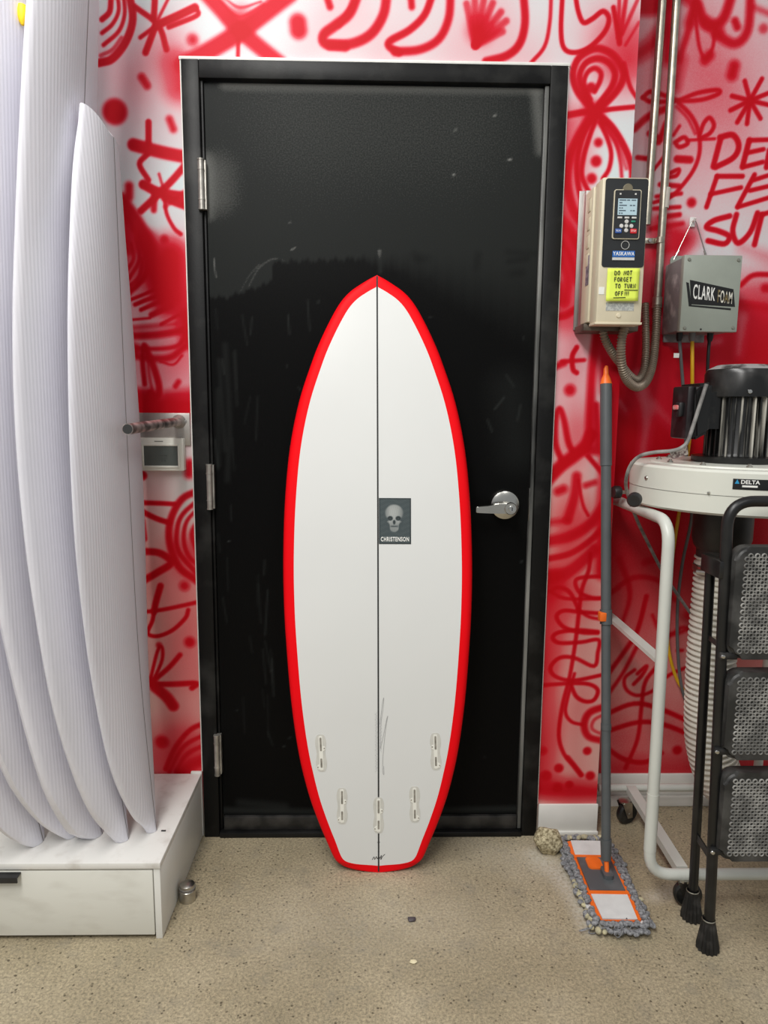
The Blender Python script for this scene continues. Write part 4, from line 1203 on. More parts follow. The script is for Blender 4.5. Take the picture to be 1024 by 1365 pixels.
obj('black_panel', prism(B(), [(x, vy + 0.001, z) for x, z in rrect(0.107, 0.212, 0.007, cx=(vx0 + vx1) / 2 + 0.002, cz=vz1 - 0.110)], (0, -0.003, 0)), M_PANELB, vf, smooth=20)
kc = (vx0 + vx1) / 2 + 0.004
kz = vz1 - 0.090
kp = obj('keypad', prism(B(), [(x, py, z) for x, z in rrect(0.068, 0.118, 0.005, cx=kc, cz=kz)], (0, -0.004, 0)), M_BEIGE, vf, smooth=20)
obj('keypad_face', prism(B(), [(x, py - 0.003, z) for x, z in rrect(0.064, 0.114, 0.004, cx=kc, cz=kz)], (0, -0.0022, 0)), M_PANELB, kp, smooth=20)
obj('notch', lathe(B(), [(0, 0.0045), (0.011, 0.0045), (0.0125, 0.003), (0.0125, 0.0)], (kc, py, kz + 0.061), 20, axis=(0, -1, 0)), mat('drive_notch', lin(112, 104, 84), 0.4, var=0.1), kp)
ky = py - 0.0052
obj('display', bx(kc - 0.024, kc + 0.024, ky - 0.0008, ky + 0.001, kz - 0.002, kz + 0.037), mat('lcd_screen', lin(172, 196, 206), 0.25, var=0.02, emit=0.08), kp)
M_LCDT = mat('lcd_text', lin(70, 86, 98), 0.5)
for k, runs in enumerate((((0, 9), (10, 14), (16, 22)), ((0, 4),), ((0, 10), (14, 17), (18, 21)), ((0, 2), (3, 5)), ((0, 9), (15, 17), (18, 21)), ((0, 2), (3, 5)))):
    bm = B()
    for r0, r1 in runs:
        box(bm, kc - 0.021 + r0 * 0.0019, kc - 0.021 + r1 * 0.0019, ky - 0.0011, ky - 0.0006, kz + 0.0320 - k * 0.0062, kz + 0.0345 - k * 0.0062)
    obj('screen_line', bm, M_LCDT, kp, smooth=0)
M_KEY = mat('key_grey', lin(205, 204, 200), 0.4)
for dx in (-0.018, 0.0, 0.018):
    obj('function_key', bx(kc + dx - 0.006, kc + dx + 0.006, ky - 0.002, ky, kz - 0.0105, kz - 0.006, bev=0.0008), M_KEY, kp)
for dx, dz, r_ in ((0, -0.0175, 0.0052), (0, -0.0385, 0.0052), (-0.0125, -0.028, 0.0052), (0.0125, -0.028, 0.0052), (0, -0.028, 0.0048)):
    obj('arrow_key', lathe(B(), [(0, 0.0025), (r_ * 0.85, 0.002), (r_, 0.0)], (kc + dx, ky, kz + dz), 16, axis=(0, -1, 0)), M_KEY, kp)
obj('local_key', bx(kc + 0.011, kc + 0.022, ky - 0.002, ky, kz - 0.0195, kz - 0.015, bev=0.001), mat('key_green', lin(40, 140, 110), 0.4), kp)
obj('run_key', bx(kc - 0.028, kc - 0.012, ky - 0.0025, ky, kz - 0.046, kz - 0.0345, bev=0.002), mat('key_blue', lin(60, 92, 160), 0.4), kp)
obj('stop_key', bx(kc + 0.010, kc + 0.026, ky - 0.0025, ky, kz - 0.046, kz - 0.0345, bev=0.002), mat('key_red', lin(214, 50, 58), 0.4), kp)
obj('key_text', text_bm('RUN', 0.0055, 0.0001, fn=fnw(kc - 0.020, kz - 0.0403, ky - 0.0027)), M_LETTER, kp, smooth=0)
obj('key_text', text_bm('STOP', 0.0050, 0.0001, fn=fnw(kc + 0.018, kz - 0.0403, ky - 0.0027)), M_LETTER, kp, smooth=0)
for dx in (-0.019, 0.019):
    obj('indicator', bx(kc + dx - 0.002, kc + dx + 0.002, ky - 0.001, ky, kz + 0.046, kz + 0.050), M_KEY, kp)
obj('round_mark', lathe(B(), [(0.0105, 0.0), (0.0105, 0.001), (0.0095, 0.001), (0.0095, 0.0)], (kc + 0.001, py - 0.001, kz - 0.073), 24, axis=(0, -1, 0)), M_KEY, vf)
lz = vz1 - 0.190
lb = obj('name_label', bx(kc - 0.030, kc + 0.026, py - 0.0025, py, lz - 0.002, lz + 0.013), mat('label_blue', lin(40, 100, 176), 0.4), vf)
obj('lettering', text_bm('YASKAWA', 0.0125, 0.0002, offset=0.0002, sx=0.84, space=1.12, fn=fnw(kc - 0.002, lz + 0.0057, py - 0.0027)), M_LETTER, lb, smooth=0)
lb = obj('model_label', bx(kc - 0.030, kc + 0.026, py - 0.0025, py, lz - 0.0095, lz - 0.003), mat('label_silver', lin(200, 200, 198), 0.4), vf)
obj('rating_label', bx(kc - 0.031, kc + 0.020, vy - 0.0008, vy + 0.001, vz1 - 0.236, vz1 - 0.225), mat('rating_print', lin(190, 188, 178), 0.5, scale=240, col2=lin(130, 130, 128), lo=0.48, hi=0.52), vf)
obj('rating_label', bx(vx0 + 0.024, vx1 - 0.022, vy - 0.0008, vy + 0.001, vz0 + 0.030, vz0 + 0.050), mat('rating_print2', lin(188, 190, 184), 0.5, scale=200, col2=lin(160, 162, 160), lo=0.48, hi=0.52), vf)
obj('warning_label', bx(vx0 + 0.004, vx0 + 0.018, vy - 0.0008, vy + 0.001, vz0 + 0.070, vz0 + 0.088), M_LETTER, vf)
obj('cover_screw', lathe(B(), [(0, 0.003), (0.005, 0.0025), (0.0065, 0.0), (0.0065, -0.001)], (vx0 + 0.058, vy, vz0 + 0.018), 18, axis=(0, -1, 0)), M_BEIGE, vf)
obj('bottom_lip', bx(vx0 - 0.002, vx1 + 0.001, vy - 0.001, vy + 0.05, vz0 - 0.004, vz0 + 0.002, bev=0.001), M_BEIGE, vf)

# sticky note with handwriting
nx0, nx1, nz1 = at(810, 362, Y=vy - 0.004).x, at(853, 362, Y=vy - 0.004).x, at(830, 358, Y=vy - 0.004).z
nz0 = at(830, 402, Y=vy - 0.004).z
ny = vy - 0.0055
me, uv = grid_mesh('sticky_note', np.linspace(0, 1, 9), np.linspace(0, 1, 9), lambda u, v: np.stack([nx0 + (nx1 - nx0) * u - 0.002 * (1 - v), ny + 0.0035 * 0 - 0.004 * (1 - v) ** 2, nz0 + (nz1 - nz0) * v + 0.001 * u], 1))
finish(me, mat('sticky_yellow', lin(224, 240, 92), 0.7, var=0.02), 40)
note = bpy.data.objects.new('sticky_note', me)
link(note)
tag(note, 'lime yellow sticky note with a handwritten reminder on the motor drive', 'sticky note')
sm = note.modifiers.new('paper', 'SOLIDIFY')
sm.thickness = 0.0006
GL = {'D': [[(0, 0), (0, 1), (.6, .8), (.75, .4), (.5, 0), (0, 0)]], 'O': [[(.4, 1), (.05, .7), (.1, .15), (.5, 0), (.75, .4), (.65, .85), (.4, 1)]], 'N': [[(0, 0), (.05, 1), (.65, 0), (.75, 1)]], 'T': [[(0, .95), (.8, 1)], [(.4, 1), (.35, 0)]], 'F': [[(.1, 0), (.1, 1), (.7, 1)], [(.1, .55), (.6, .55)]],
      'R': [[(.05, 0), (.1, 1), (.6, .9), (.55, .55), (.1, .5), (.7, 0)]], 'G': [[(.7, .9), (.3, 1), (.05, .5), (.3, 0), (.7, .1), (.7, .45), (.45, .45)]], 'E': [[(.7, 1), (.1, 1), (.1, 0), (.7, 0)], [(.1, .5), (.6, .5)]], 'U': [[(.05, 1), (.1, .2), (.4, 0), (.65, .25), (.7, 1)]], '!': [[(.35, 1), (.25, .25)], [(.22, .06), (.24, .0)]]}


def note_pt(u, v):
    x = nx0 + (nx1 - nx0) * u - 0.002 * (1 - v)
    return Vector((x, ny - 0.004 * (1 - v) ** 2 - 0.0012, nz0 + (nz1 - nz0) * v + 0.001 * u))


def write(bm, s_, u, v, h, wd, r_=0.00095):
    for ch in s_:
        if ch != ' ':
            for stt in GL[ch]:
                tube(bm, [note_pt(u + x * wd, v + y * h) for x, y in stt], r_, 5)
        u += wd * (0.62 if ch == '!' else 1.12)


for s_, u, v in (('DO NOT', 0.22, 0.80), ('FORGET', 0.22, 0.60), ('TO TURN', 0.26, 0.40), ('OFF!!!', 0.27, 0.17)):
    write(bm := B(), s_, u, v, 0.125, 0.084)
    obj('handwriting', bm, M_INK, note, smooth=0)
for a, b_ in (((0.55, 0.34), (0.97, 0.33)), ((0.22, 0.10), (0.60, 0.11))):
    obj('underline', tube(B(), [note_pt(*a), note_pt(*b_)], 0.0009, 5), M_INK, note, smooth=0)

# flexible conduits from the drive
M_FLEX = mat('flex_conduit_grey', lin(142, 128, 112), 0.42, 0.35, var=0.12, scale=30)


def flex(name, pxpts, r_, label, pitch=0.0072):
    P = catmull([tuple(at(x, y, Y=Y)) for x, y, Y in pxpts], 14)
    L = np.concatenate([[0], np.cumsum(np.linalg.norm(np.diff(P, axis=0), axis=1))])
    n = int(L[-1] / pitch) * 4
    s_ = np.linspace(0, L[-1], n + 1)
    Q = np.stack([np.interp(s_, L, P[:, k]) for k in range(3)], 1)
    rr = [r_ * (1.0 if k % 4 in (0, 1) else 0.80) for k in range(n + 1)]
    o = obj(name, tube(B(), Q, rr, 14), M_FLEX, base=tuple(Q[0]))
    return tag(o, label, 'conduit')


flex('flexible_conduit', [(803, 432, -0.075), (806, 450, -0.075), (815, 468, -0.06), (828, 486, -0.02), (840, 501, 0.01), (850, 506, 0.04), (858, 495, 0.07), (861, 470, 0.09), (861, 440, 0.11), (860, 405, 0.13)], 0.0115, 'inner grey ribbed conduit from the left fitting under the drive')
flex('flexible_conduit', [(834, 434, -0.10), (829, 452, -0.10), (828, 475, -0.09), (831, 495, -0.07), (838, 509, -0.04), (850, 516, 0.0), (862, 508, 0.04), (870, 485, 0.08), (874, 450, 0.115), (876, 408, 0.14)], 0.0125, 'outer grey ribbed conduit looping from drive to the long wall pipe')
for x, y, Yv in ((804, 433, -0.075), (836, 432, -0.10)):
    p_ = at(x, y, Y=Yv)
    obj('conduit_fitting', bx(p_.x - 0.011, p_.x + 0.011, p_.y - 0.012, p_.y + 0.012, p_.z - 0.008, p_.z + 0.014, bev=0.003), M_GALV, vf)

# rigid conduit pipes
for (xa, ya, xb, yb, zb, lab) in ((903, 0, 876, 405, None, 'long steel conduit pipe ending in a ribbed conduit coupling'), (887, 0, 862, 300, None, 'shorter steel conduit pipe running down behind the motor drive')):
    a, b_ = at(xa, ya, Y=0.145), at(xb, yb, Y=0.145)
    xm = (a.x + b_.x) / 2
    ct = thing('conduit_pipe', lab, 'pipe', (xm, 0.145, b_.z), 'steel conduit pipes on the set-back wall')
    obj('pipe', tube(B(), [(a.x, 0.145, 3.1), (b_.x, 0.145, b_.z)], 0.0115, 18), M_GALV, ct)
    if yb > 350:
        obj('coupling', lathe(B(), [(0.0, 0.0), (0.0145, 0.0), (0.0145, 0.030), (0.0125, 0.032)], (b_.x, 0.145, b_.z - 0.012), 20), M_GALV, ct)
        q = at(890, 262, Y=0.13)
        obj('pipe_label', tube(B(), [(q.x - 0.001, 0.145, q.z - 0.028), (q.x + 0.001, 0.145, q.z + 0.028)], 0.0119, 18), mat('paper_label', lin(196, 190, 180), 0.6, var=0.06, scale=120), ct)
s_ = at(882, 320, Y=0.14)
stp = thing('pipe_strap', 'steel strap clamping the conduit pipe to the wall', 'strap', (s_.x, 0.16, s_.z))
obj('loop', tube(B(), [(s_.x - 0.002, 0.145, s_.z - 0.008), (s_.x - 0.002, 0.145, s_.z + 0.008)], 0.0138, 18), M_GALV, stp)
obj('tab', bx(s_.x - 0.048, s_.x - 0.013, 0.150, 0.168, s_.z - 0.008, s_.z + 0.008, bev=0.001), M_GALV, stp)
obj('bolt', lathe(B(), [(0, 0.006), (0.005, 0.006), (0.006, 0)], (s_.x - 0.032, 0.150, s_.z), 6, axis=(0, -1, 0)), M_CHROME, stp)

# ================================================================== HANGING BOX
cx0, cx1, cz0, cz1, cyf = 0.866, 1.026, 1.520, 1.729, 0.022
jb = thing('junction_box', 'grey metal junction box hanging from a wire on the red wall', 'junction box', ((cx0 + cx1) / 2, 0.16, cz0))
M_JB = mat('grey_enamel', lin(150, 156, 146), 0.4, var=0.04, scale=16)
M_JBS = mat('grey_enamel_scuffed', lin(120, 118, 118), 0.45, scale=24, col2=lin(178, 174, 172), lo=0.5, hi=0.72)
obj('case', bx(cx0, cx1, cyf + 0.02, 0.155, cz0 + 0.004, cz1 - 0.004, bev=0.003), M_JBS, jb)
lid = obj('lid', bx(cx0 - 0.002, cx1 + 0.002, cyf, cyf + 0.021, cz0, cz1, bev=0.003), M_JB, jb)
fl_ = prism(B(), [(x, 0.162, z) for x, z in rrect(0.13, 0.05, 0.012, cx=(cx0 + cx1) / 2 + 0.0, cz=cz1 + 0.0)], (0, -0.004, 0))
obj('hanging_flange', fl_, M_JB, jb)
obj('bottom_flange', bx(cx0 + 0.006, cx1 - 0.03, 0.150, 0.160, cz0 - 0.018, cz0 + 0.01, bev=0.003), M_JBS, jb)
for x, z in ((cx0 + 0.012, cz1 - 0.013), (cx1 - 0.009, cz1 - 0.013), (cx0 + 0.012, cz0 + 0.010), (cx1 - 0.010, cz0 + 0.012)):
    obj('lid_screw', lathe(B(), [(0, 0.003), (0.004, 0.0025), (0.0052, 0)], (x, cyf, z), 16, axis=(0, -1, 0)), mat('screw_grey', lin(150, 150, 140), 0.35, 0.6), lid)
obj('screw_hole', lathe(B(), [(0, 0.0006), (0.0028, 0.0006), (0.0028, 0)], (cx0 + 0.058, cyf, cz0 + 0.007), 12, axis=(0, -1, 0)), M_INK, lid)
hk = at(923, 297, Y=0.165)
hk_o = thing('wall_hook', 'white wall hook holding the wire of the junction box', 'hook', (hk.x, 0.165, hk.z))
obj('pin', tube(B(), [(hk.x, 0.17, hk.z + 0.003), (hk.x, 0.150, hk.z + 0.003), (hk.x, 0.146, hk.z + 0.009)], 0.0035, 10), M_WHITE, hk_o)
obj('plate', bx(hk.x - 0.008, hk.x + 0.008, 0.163, 0.169, hk.z - 0.012, hk.z + 0.016, bev=0.002), M_WHITE, hk_o)
a, b_ = Vector((cx0 + 0.024, 0.158, cz1 + 0.013)), Vector((cx1 - 0.034, 0.158, cz1 + 0.013))
wire = obj('hanging_wire', tube(B(), [a, (hk.x - 0.008, 0.153, hk.z - 0.004), (hk.x, 0.151, hk.z + 0.0075), (hk.x + 0.008, 0.153, hk.z - 0.004), b_], 0.0016, 8), M_STEEL, jb)
for q in (a, b_):
    d_ = (Vector((hk.x, 0.153, hk.z)) - q).normalized()
    obj('wire_ferrule', tube(B(), [q + d_ * 0.012, q + d_ * 0.030], 0.0032, 8), M_STEEL, jb)


def fpt(x, y, dy=0.0008):
    p_ = at(x, y, Y=cyf - dy)
    return (p_.x, cyf + 0.0005, p_.z)


M_DECAL = mat('black_decal', lin(20, 20, 20), 0.4, var=0.1)
dec = obj('decal', prism(B(), [fpt(920, 373), fpt(978, 385.5), fpt(980, 409), fpt(921.5, 405.5)], (0, -0.0012, 0)), M_DECAL, lid, smooth=0)
obj('decal_shadow', prism(B(), [fpt(915, 376), fpt(918.5, 377), fpt(922, 406.5), fpt(974.5, 411), fpt(974.5, 413.5), fpt(918.5, 408.2)], (0, -0.0012, 0)), M_DECAL, lid, smooth=0)
cA, cB = fpt(938.5, 391.5), fpt(966.5, 397)
sl = math.tan(math.radians(-7))


def decfn(c0, taper):
    def f(x, y, z):
        k = 1 - taper * x
        return Vector((c0[0] + x, cyf - 0.0012 - z, c0[2] + x * sl + y * k))
    return f


obj('lettering', text_bm('CLARK', 0.053, 0.0003, offset=0.0006, sx=0.345, space=1.15, fn=decfn(cA, 2.0)), M_LETTER, lid, smooth=0)
obj('lettering', text_bm('FOAM', 0.046, 0.0003, offset=0.0006, sx=0.32, space=1.12, fn=decfn(cB, 2.0)), mat('faded_letter', lin(225, 222, 210), 0.6, scale=55, col2=lin(120, 104, 64), lo=0.40, hi=0.54), lid, smooth=0)


def cable(name, pxpts, r_, m_, label, n=10):
    pts = [tuple(at(x, y, Y=Y)) for x, y, Y in pxpts]
    o = obj(name, tube(B(), pts, r_, 10, smooth=n) if False else tube(B(), catmull(pts, n), r_, 10), m_, base=pts[0])
    return tag(o, label, 'cable')


M_CORD = mat('black_cord', lin(22, 22, 22), 0.5, var=0.2, scale=40)
M_YCORD = mat('yellow_cord', lin(222, 172, 20), 0.5, var=0.06, scale=30)
M_GCORD = mat('grey_cord', lin(92, 92, 92), 0.5, var=0.12, scale=40)
for x, m_, w_ in ((906, M_CORD, 0.009), (923, M_JBS, 0.010), (947, M_CORD, 0.009)):
    p_ = at(x, 447, Y=0.09)
    obj('cable_gland', lathe(B(), [(0, 0.012), (w_, 0.012), (w_, -0.006), (w_ * 0.7, -0.016), (0.0, -0.016)], (p_.x, 0.09, cz0 - 0.004), 14), m_, jb)
cable('power_cable', [(906, 452, 0.09), (908, 480, 0.09), (911, 520, 0.10), (914, 580, 0.12), (918, 660, 0.125), (922, 690, 0.13), (910, 750, 0.145), (904, 800, 0.145), (903, 850, 0.14), (907, 905, 0.13), (917, 942, 0.12), (940, 985, 0.10)], 0.0048, M_GCORD, 'grey power cable dropping from the junction box behind the machine to the hose')
cable('power_cable', [(923, 454, 0.09), (923, 500, 0.09), (922, 560, 0.13), (912, 640, 0.155), (897, 740, 0.16), (892, 800, 0.16), (890, 850, 0.155), (897, 890, 0.152), (910, 918, 0.150), (935, 935, 0.145)], 0.0052, M_YCORD, 'yellow power cable dropping from the junction box behind the machine')
cable('power_cable', [(946, 452, 0.09), (944, 480, 0.09), (942, 540, 0.11), (940, 640, 0.14), (938, 720, 0.14), (938, 900, 0.125), (940, 1060, 0.11)], 0.0048, M_CORD, 'black power cable from the junction box passing behind the black motor')
p_ = at(901, 474, Y=0.085)
obj('cable_tag', bx(p_.x - 0.008, p_.x + 0.008, 0.080, 0.0815, p_.z - 0.0065, p_.z + 0.0065), M_LETTER, jb)

# ================================================================== DUST COLLECTOR
DX, DY, DR = 0.987, -0.132, 0.279
DZ0, DZ1 = 1.050, 1.160
dc = thing('dust_collector', 'white drum dust collector with a black finned motor on a tube stand', 'dust collector', (DX, DY, 0))
M_DRUM = mat('cream_enamel', lin(218, 219, 208), 0.35, var=0.02, scale=8)
M_TUBEW = mat('stand_grey_white', lin(206, 208, 200), 0.32, var=0.02, scale=8)
M_MOT = mat('motor_black_dusty', lin(16, 16, 16), 0.35, scale=14, col2=lin(64, 62, 58), lo=0.55, hi=0.85)
dm = obj('drum', lathe(B(), [(0.0, DZ0 + 0.006), (DR - 0.02, DZ0 + 0.004), (DR - 0.008, DZ0), (DR, DZ0 + 0.006), (DR, DZ0 + 0.049)], (DX, DY, 0), 96), M_DRUM, dc)
obj('drum_cover', lathe(B(), [(DR + 0.0015, DZ0 + 0.050), (DR + 0.0015, DZ1 - 0.006), (DR - 0.006, DZ1), (DR - 0.05, DZ1 + 0.0005), (DR - 0.052, DZ1 + 0.004), (0.09, DZ1 + 0.004), (0.0, DZ1 + 0.004)], (DX, DY, 0), 96), M_DRUM, dc)
for k in range(12):
    a = math.radians(180 + k * 30 + 8)
    q = (DX + 0.205 * math.cos(a), DY + 0.205 * math.sin(a), DZ1 + 0.004)
    obj('cover_bolt', lathe(B(), [(0.0075, 0.0), (0.0075, 0.004), (0.004, 0.0045), (0.004, 0.008), (0, 0.008)], q, 6), M_STEEL, dc)


def drum_pt(x, y, r_):
    """point on the drum wall seen at a pixel"""
    d_ = (RT * ((x - IMG_W / 2) / F_PX) - UP * ((y - IMG_H / 2) / F_PX) + fw)
    ox, oy = CAM.x - DX, CAM.y - DY
    A = d_.x ** 2 + d_.y ** 2
    Bq = ox * d_.x + oy * d_.y
    Cq = ox * ox + oy * oy - r_ * r_
    t_ = (-Bq - math.sqrt(max(0, Bq * Bq - A * Cq))) / A
    return CAM + d_ * t_


for x, y, r_ in ((862, 637, 0.006), (945, 657, 0.004)):
    q = drum_pt(x, y, DR + 0.0015)
    nrm = Vector((q.x - DX, q.y - DY, 0)).normalized()
    obj('drum_bolt', lathe(B(), [(0, 0.004), (r_ * 0.7, 0.0035), (r_, 0.0)], q, 16, axis=nrm), M_STEEL, dc)
# nameplate, bent round the drum
q = drum_pt(977, 645, DR + 0.002)
a0 = math.atan2(q.y - DY, q.x - DX)
span = 0.125 / DR


def drum_fn(lift, a_mid, zc):
    def f(x, y, z):
        a = a_mid + x / DR
        r_ = DR + 0.0015 + lift + z
        return Vector((DX + r_ * math.cos(a), DY + r_ * math.sin(a), zc + y))
    return f


zc = q.z
bm = B()
prev = None
for k in range(13):
    a = a0 + span * k / 12
    cur = [bm.verts.new((DX + (DR + 0.0025) * math.cos(a), DY + (DR + 0.0025) * math.sin(a), zc + s_ * 0.0125)) for s_ in (-1, 1)]
    if prev:
        bm.faces.new((prev[0], cur[0], cur[1], prev[1]))
    prev = cur
npl = obj('name_plate', bm, M_DECAL, dc)
obj('lettering', text_bm('DELTA', 0.0125, 0.0002, offset=0.0003, sx=1.05, align='LEFT', fn=drum_fn(0.0014, a0 + 0.0165 / DR, zc + 0.0052)), M_LETTER, npl, smooth=0)
f_ = drum_fn(0.0013, a0 + 0.009 / DR, zc + 0.006)
obj('triangle_mark', prism(B(), [f_(-0.005, -0.005, 0), f_(0.005, -0.005, 0), f_(0, 0.005, 0)], (0, -0.0003, 0)), mat('label_cyan', lin(40, 150, 200), 0.5), npl, smooth=0)
f_ = drum_fn(0.0013, a0, zc)
obj('serial_strip', prism(B(), [f_(0.020, -0.0065, 0), f_(0.052, -0.0065, 0), f_(0.052, -0.002, 0), f_(0.020, -0.002, 0)], (0, -0.0003, 0)), M_LETTER, npl, smooth=0)
# motor
MX, MY = 0.972, DY
mt = obj('motor', lathe(B(), [(0.0, DZ1 + 0.004), (0.108, DZ1 + 0.004), (0.110, DZ1 + 0.008), (0.110, DZ1 + 0.020), (0.074, DZ1 + 0.022), (0.070, DZ1 + 0.03), (0.070, 1.345), (0, 1.345)], (MX, MY, 0), 64), M_MOT, dc)
M_FIN = mat('motor_fin_dusty', lin(18, 18, 17), 0.32, scale=26, col2=lin(205, 200, 188), lo=0.46, hi=0.64, stretch=(1, 1, 0.10))
_nt = M_FIN.node_tree          # every fin wears its own streaks of dust
_oi = _nt.nodes.new('ShaderNodeObjectInfo')
_cb = _nt.nodes.new('ShaderNodeCombineXYZ')
_ml = _nt.nodes.new('ShaderNodeMath')
_ml.operation = 'MULTIPLY'
_ml.inputs[1].default_value = 37.0
_nt.links.new(_oi.outputs['Random'], _ml.inputs[0])
for _k in range(3):
    _nt.links.new(_ml.outputs[0], _cb.inputs[_k])
_nt.links.new(_cb.outputs[0], next(n for n in _nt.nodes if n.type == 'MAPPING').inputs['Location'])
finme = None
for k in range(32):
    a = 2 * PI * k / 32
    if finme is None:
        bm = bx(0.066, 0.081, -0.0024, 0.0024, DZ1 + 0.021, 1.342, bev=0.0008, seg=1)
        finme = bpy.data.meshes.new('fin')
        bm.to_mesh(finme)
        bm.free()
        finish(finme, M_FIN, 0)
    o = bpy.data.objects.new('cooling_fin', finme)
    link(o, mt)
    o.location = (MX - DX, 0, 0)
    o.rotation_euler = (0, 0, a)
cap = obj('motor_cap', lathe(B(), [(0.083, 1.333), (0.0905, 1.336), (0.0905, 1.395), (0.086, 1.406), (0.062, 1.418), (0.0, 1.420)], (MX, MY, 0), 64), mat('motor_cap_dusty', lin(18, 18, 18), 0.28, scale=11, col2=lin(70, 68, 66), lo=0.5, hi=0.8), mt)
obj('cap_dust', lathe(B(), [(0.0865, 1.4065), (0.0615, 1.4186), (0.0, 1.4206)], (MX, MY, 0), 64), mat('pale_foam_dust', lin(150, 148, 146), 0.8, scale=18, col2=lin(60, 58, 56), lo=0.5, hi=0.62), mt)
q = (MX - 0.022, MY - 0.088, 1.348)
obj('cap_screw', lathe(B(), [(0, 0.005), (0.005, 0.004), (0.0065, 0.0)], q, 14, axis=(-0.25, -1, 0)), M_CHROME, mt)
# switch box: wedge-sided case on the motor's flank
sb0, sb1 = at(899, 514, Y=-0.11), at(944, 586, Y=-0.215)
bm = B()
xL, xR = sb0.x + 0.004, sb1.x + 0.004
yF, yB_ = -0.215, -0.095
zT, zB = at(930, 511, Y=-0.215).z, sb1.z - 0.004
prism(bm, [(xL + 0.012, yF, zB), (xR, yF, zB + 0.022), (xR, yF, zT + 0.004), (xL + 0.012, yF, zT - 0.001), (xL + 0.010, yF, zT - 0.02)], (0, yB_ - yF, 0))
bmesh.ops.bevel(bm, geom=list(bm.edges), offset=0.008, segments=3, affect='EDGES')
sb = obj('switch_box', bm, M_MOT, dc)
bm = bx(xL - 0.006, xL + 0.012, yF + 0.014, yB_ - 0.010, zB + 0.004, zT - 0.006, bev=0.006)
obj('switch_plate', bm, mat('switch_plate_black', lin(28, 24, 26), 0.4, scale=20, col2=lin(76, 66, 70), lo=0.5, hi=0.85), sb)
zsw = at(892, 545, Y=-0.16).z
obj('switch_guard', bx(xL - 0.020, xL - 0.005, yF + 0.030, yF + 0.060, zsw - 0.020, zsw + 0.018, bev=0.006), M_BLACKP, sb)
obj('switch_paddle', bx(xL - 0.026, xL - 0.016, yF + 0.034, yF + 0.056, zsw - 0.002, zsw + 0.010, bev=0.003), mat('switch_red', lin(200, 60, 56), 0.4, scale=60, col2=lin(225, 190, 185)), sb)
obj('motor_bracket', bx(xR - 0.01, MX - 0.05, -0.17, -0.10, zB + 0.03, zT - 0.02), M_MOT, sb)
pts = [tuple(at(x, y, Y=Y)) for x, y, Y in ((942, 512, -0.226), (934, 537, -0.226), (925, 565, -0.226), (917, 588, -0.226), (908, 597, -0.225), (895, 601, -0.215), (872, 603, -0.20), (853, 608, -0.18), (841, 620, -0.16), (835, 638, -0.14), (836, 655, -0.10), (848, 690, -0.06), (862, 720, 0.0), (885, 765, 0.04), (905, 795, 0.06), (928, 828, 0.08))]
obj('power_cord', tube(B(), catmull(pts, 8), 0.0048, 10), mat('dusty_cord', lin(104, 102, 100), 0.5, scale=40, col2=lin(150, 147, 144)), dc)
tg = [at(x, y, Y=-0.21) for x, y in ((892, 600), (916, 594), (918, 606), (896, 612))]
obj('cord_tag', prism(B(), tg, (0, 0.0012, 0)), mat('cord_tag_print', lin(170, 158, 150), 0.6, scale=160, col2=lin(100, 80, 78), lo=0.47, hi=0.55), dc)
# inlet and hose
IX, IY = 0.952, -0.132
obj('inlet', lathe(B(), [(0.076, DZ0 + 0.003), (0.076, 0.955), (0.070, 0.935), (0.062, 0.925), (0.062, 0.90)], (IX, IY, 0), 40), mat('inlet_black_dusty', lin(26, 24, 23), 0.45, scale=10, col2=lin(60, 56, 52)), dc)
M_HOSE = mat('white_hose', lin(216, 212, 200), 0.45, var=0.05, scale=20)
P = catmull([(IX, IY, 0.905), (IX, IY, 0.8), (IX - 0.003, IY, 0.65), (IX, IY, 0.5), (IX + 0.012, IY, 0.36), (IX + 0.06, IY, 0.24), (IX + 0.16, IY + 0.01, 0.17), (IX + 0.30, IY + 0.02, 0.14)], 14)
L = np.concatenate([[0], np.cumsum(np.linalg.norm(np.diff(P, axis=0), axis=1))])
n = int(L[-1] / 0.0155) * 5
ss = np.linspace(0, L[-1], n + 1)
Q = np.stack([np.interp(ss, L, P[:, k]) for k in range(3)], 1)
rr = [0.0655 if k % 5 in (1, 2) else 0.0600 if k % 5 in (0, 3) else 0.058 for k in range(n + 1)]
obj('hose', tube(B(), Q, rr, 32), M_HOSE, dc, smooth=60)
hc = obj('hose_clamp', lathe(B(), [(0.067, 0.862), (0.0685, 0.864), (0.0685, 0.878), (0.067, 0.880)], (IX, IY, 0), 40), M_STEEL, dc)
obj('clamp_screw', tube(B(), [(IX - 0.075, IY - 0.03, 0.868), (IX - 0.048, IY - 0.062, 0.872)], 0.0075, 10), M_STEEL, hc)
# stand
SX, SYF, SYB = 0.724, -0.322, 0.105
SXB = 0.734
TZ = 1.030


def bend(points, rad, n=7):
    """polyline with rounded corners"""
    P = [Vector(p) for p in points]
    out = [P[0]]
    for a, b_, c_ in zip(P, P[1:], P[2:]):
        d1, d2 = (a - b_).normalized(), (c_ - b_).normalized()
        s_, e_ = b_ + d1 * rad, b_ + d2 * rad
        for k in range(n + 1):
            t_ = k / n
            out.append(s_ * (1 - t_) ** 2 + b_ * 2 * t_ * (1 - t_) + e_ * t_ ** 2)
    out.append(P[-1])
    return out


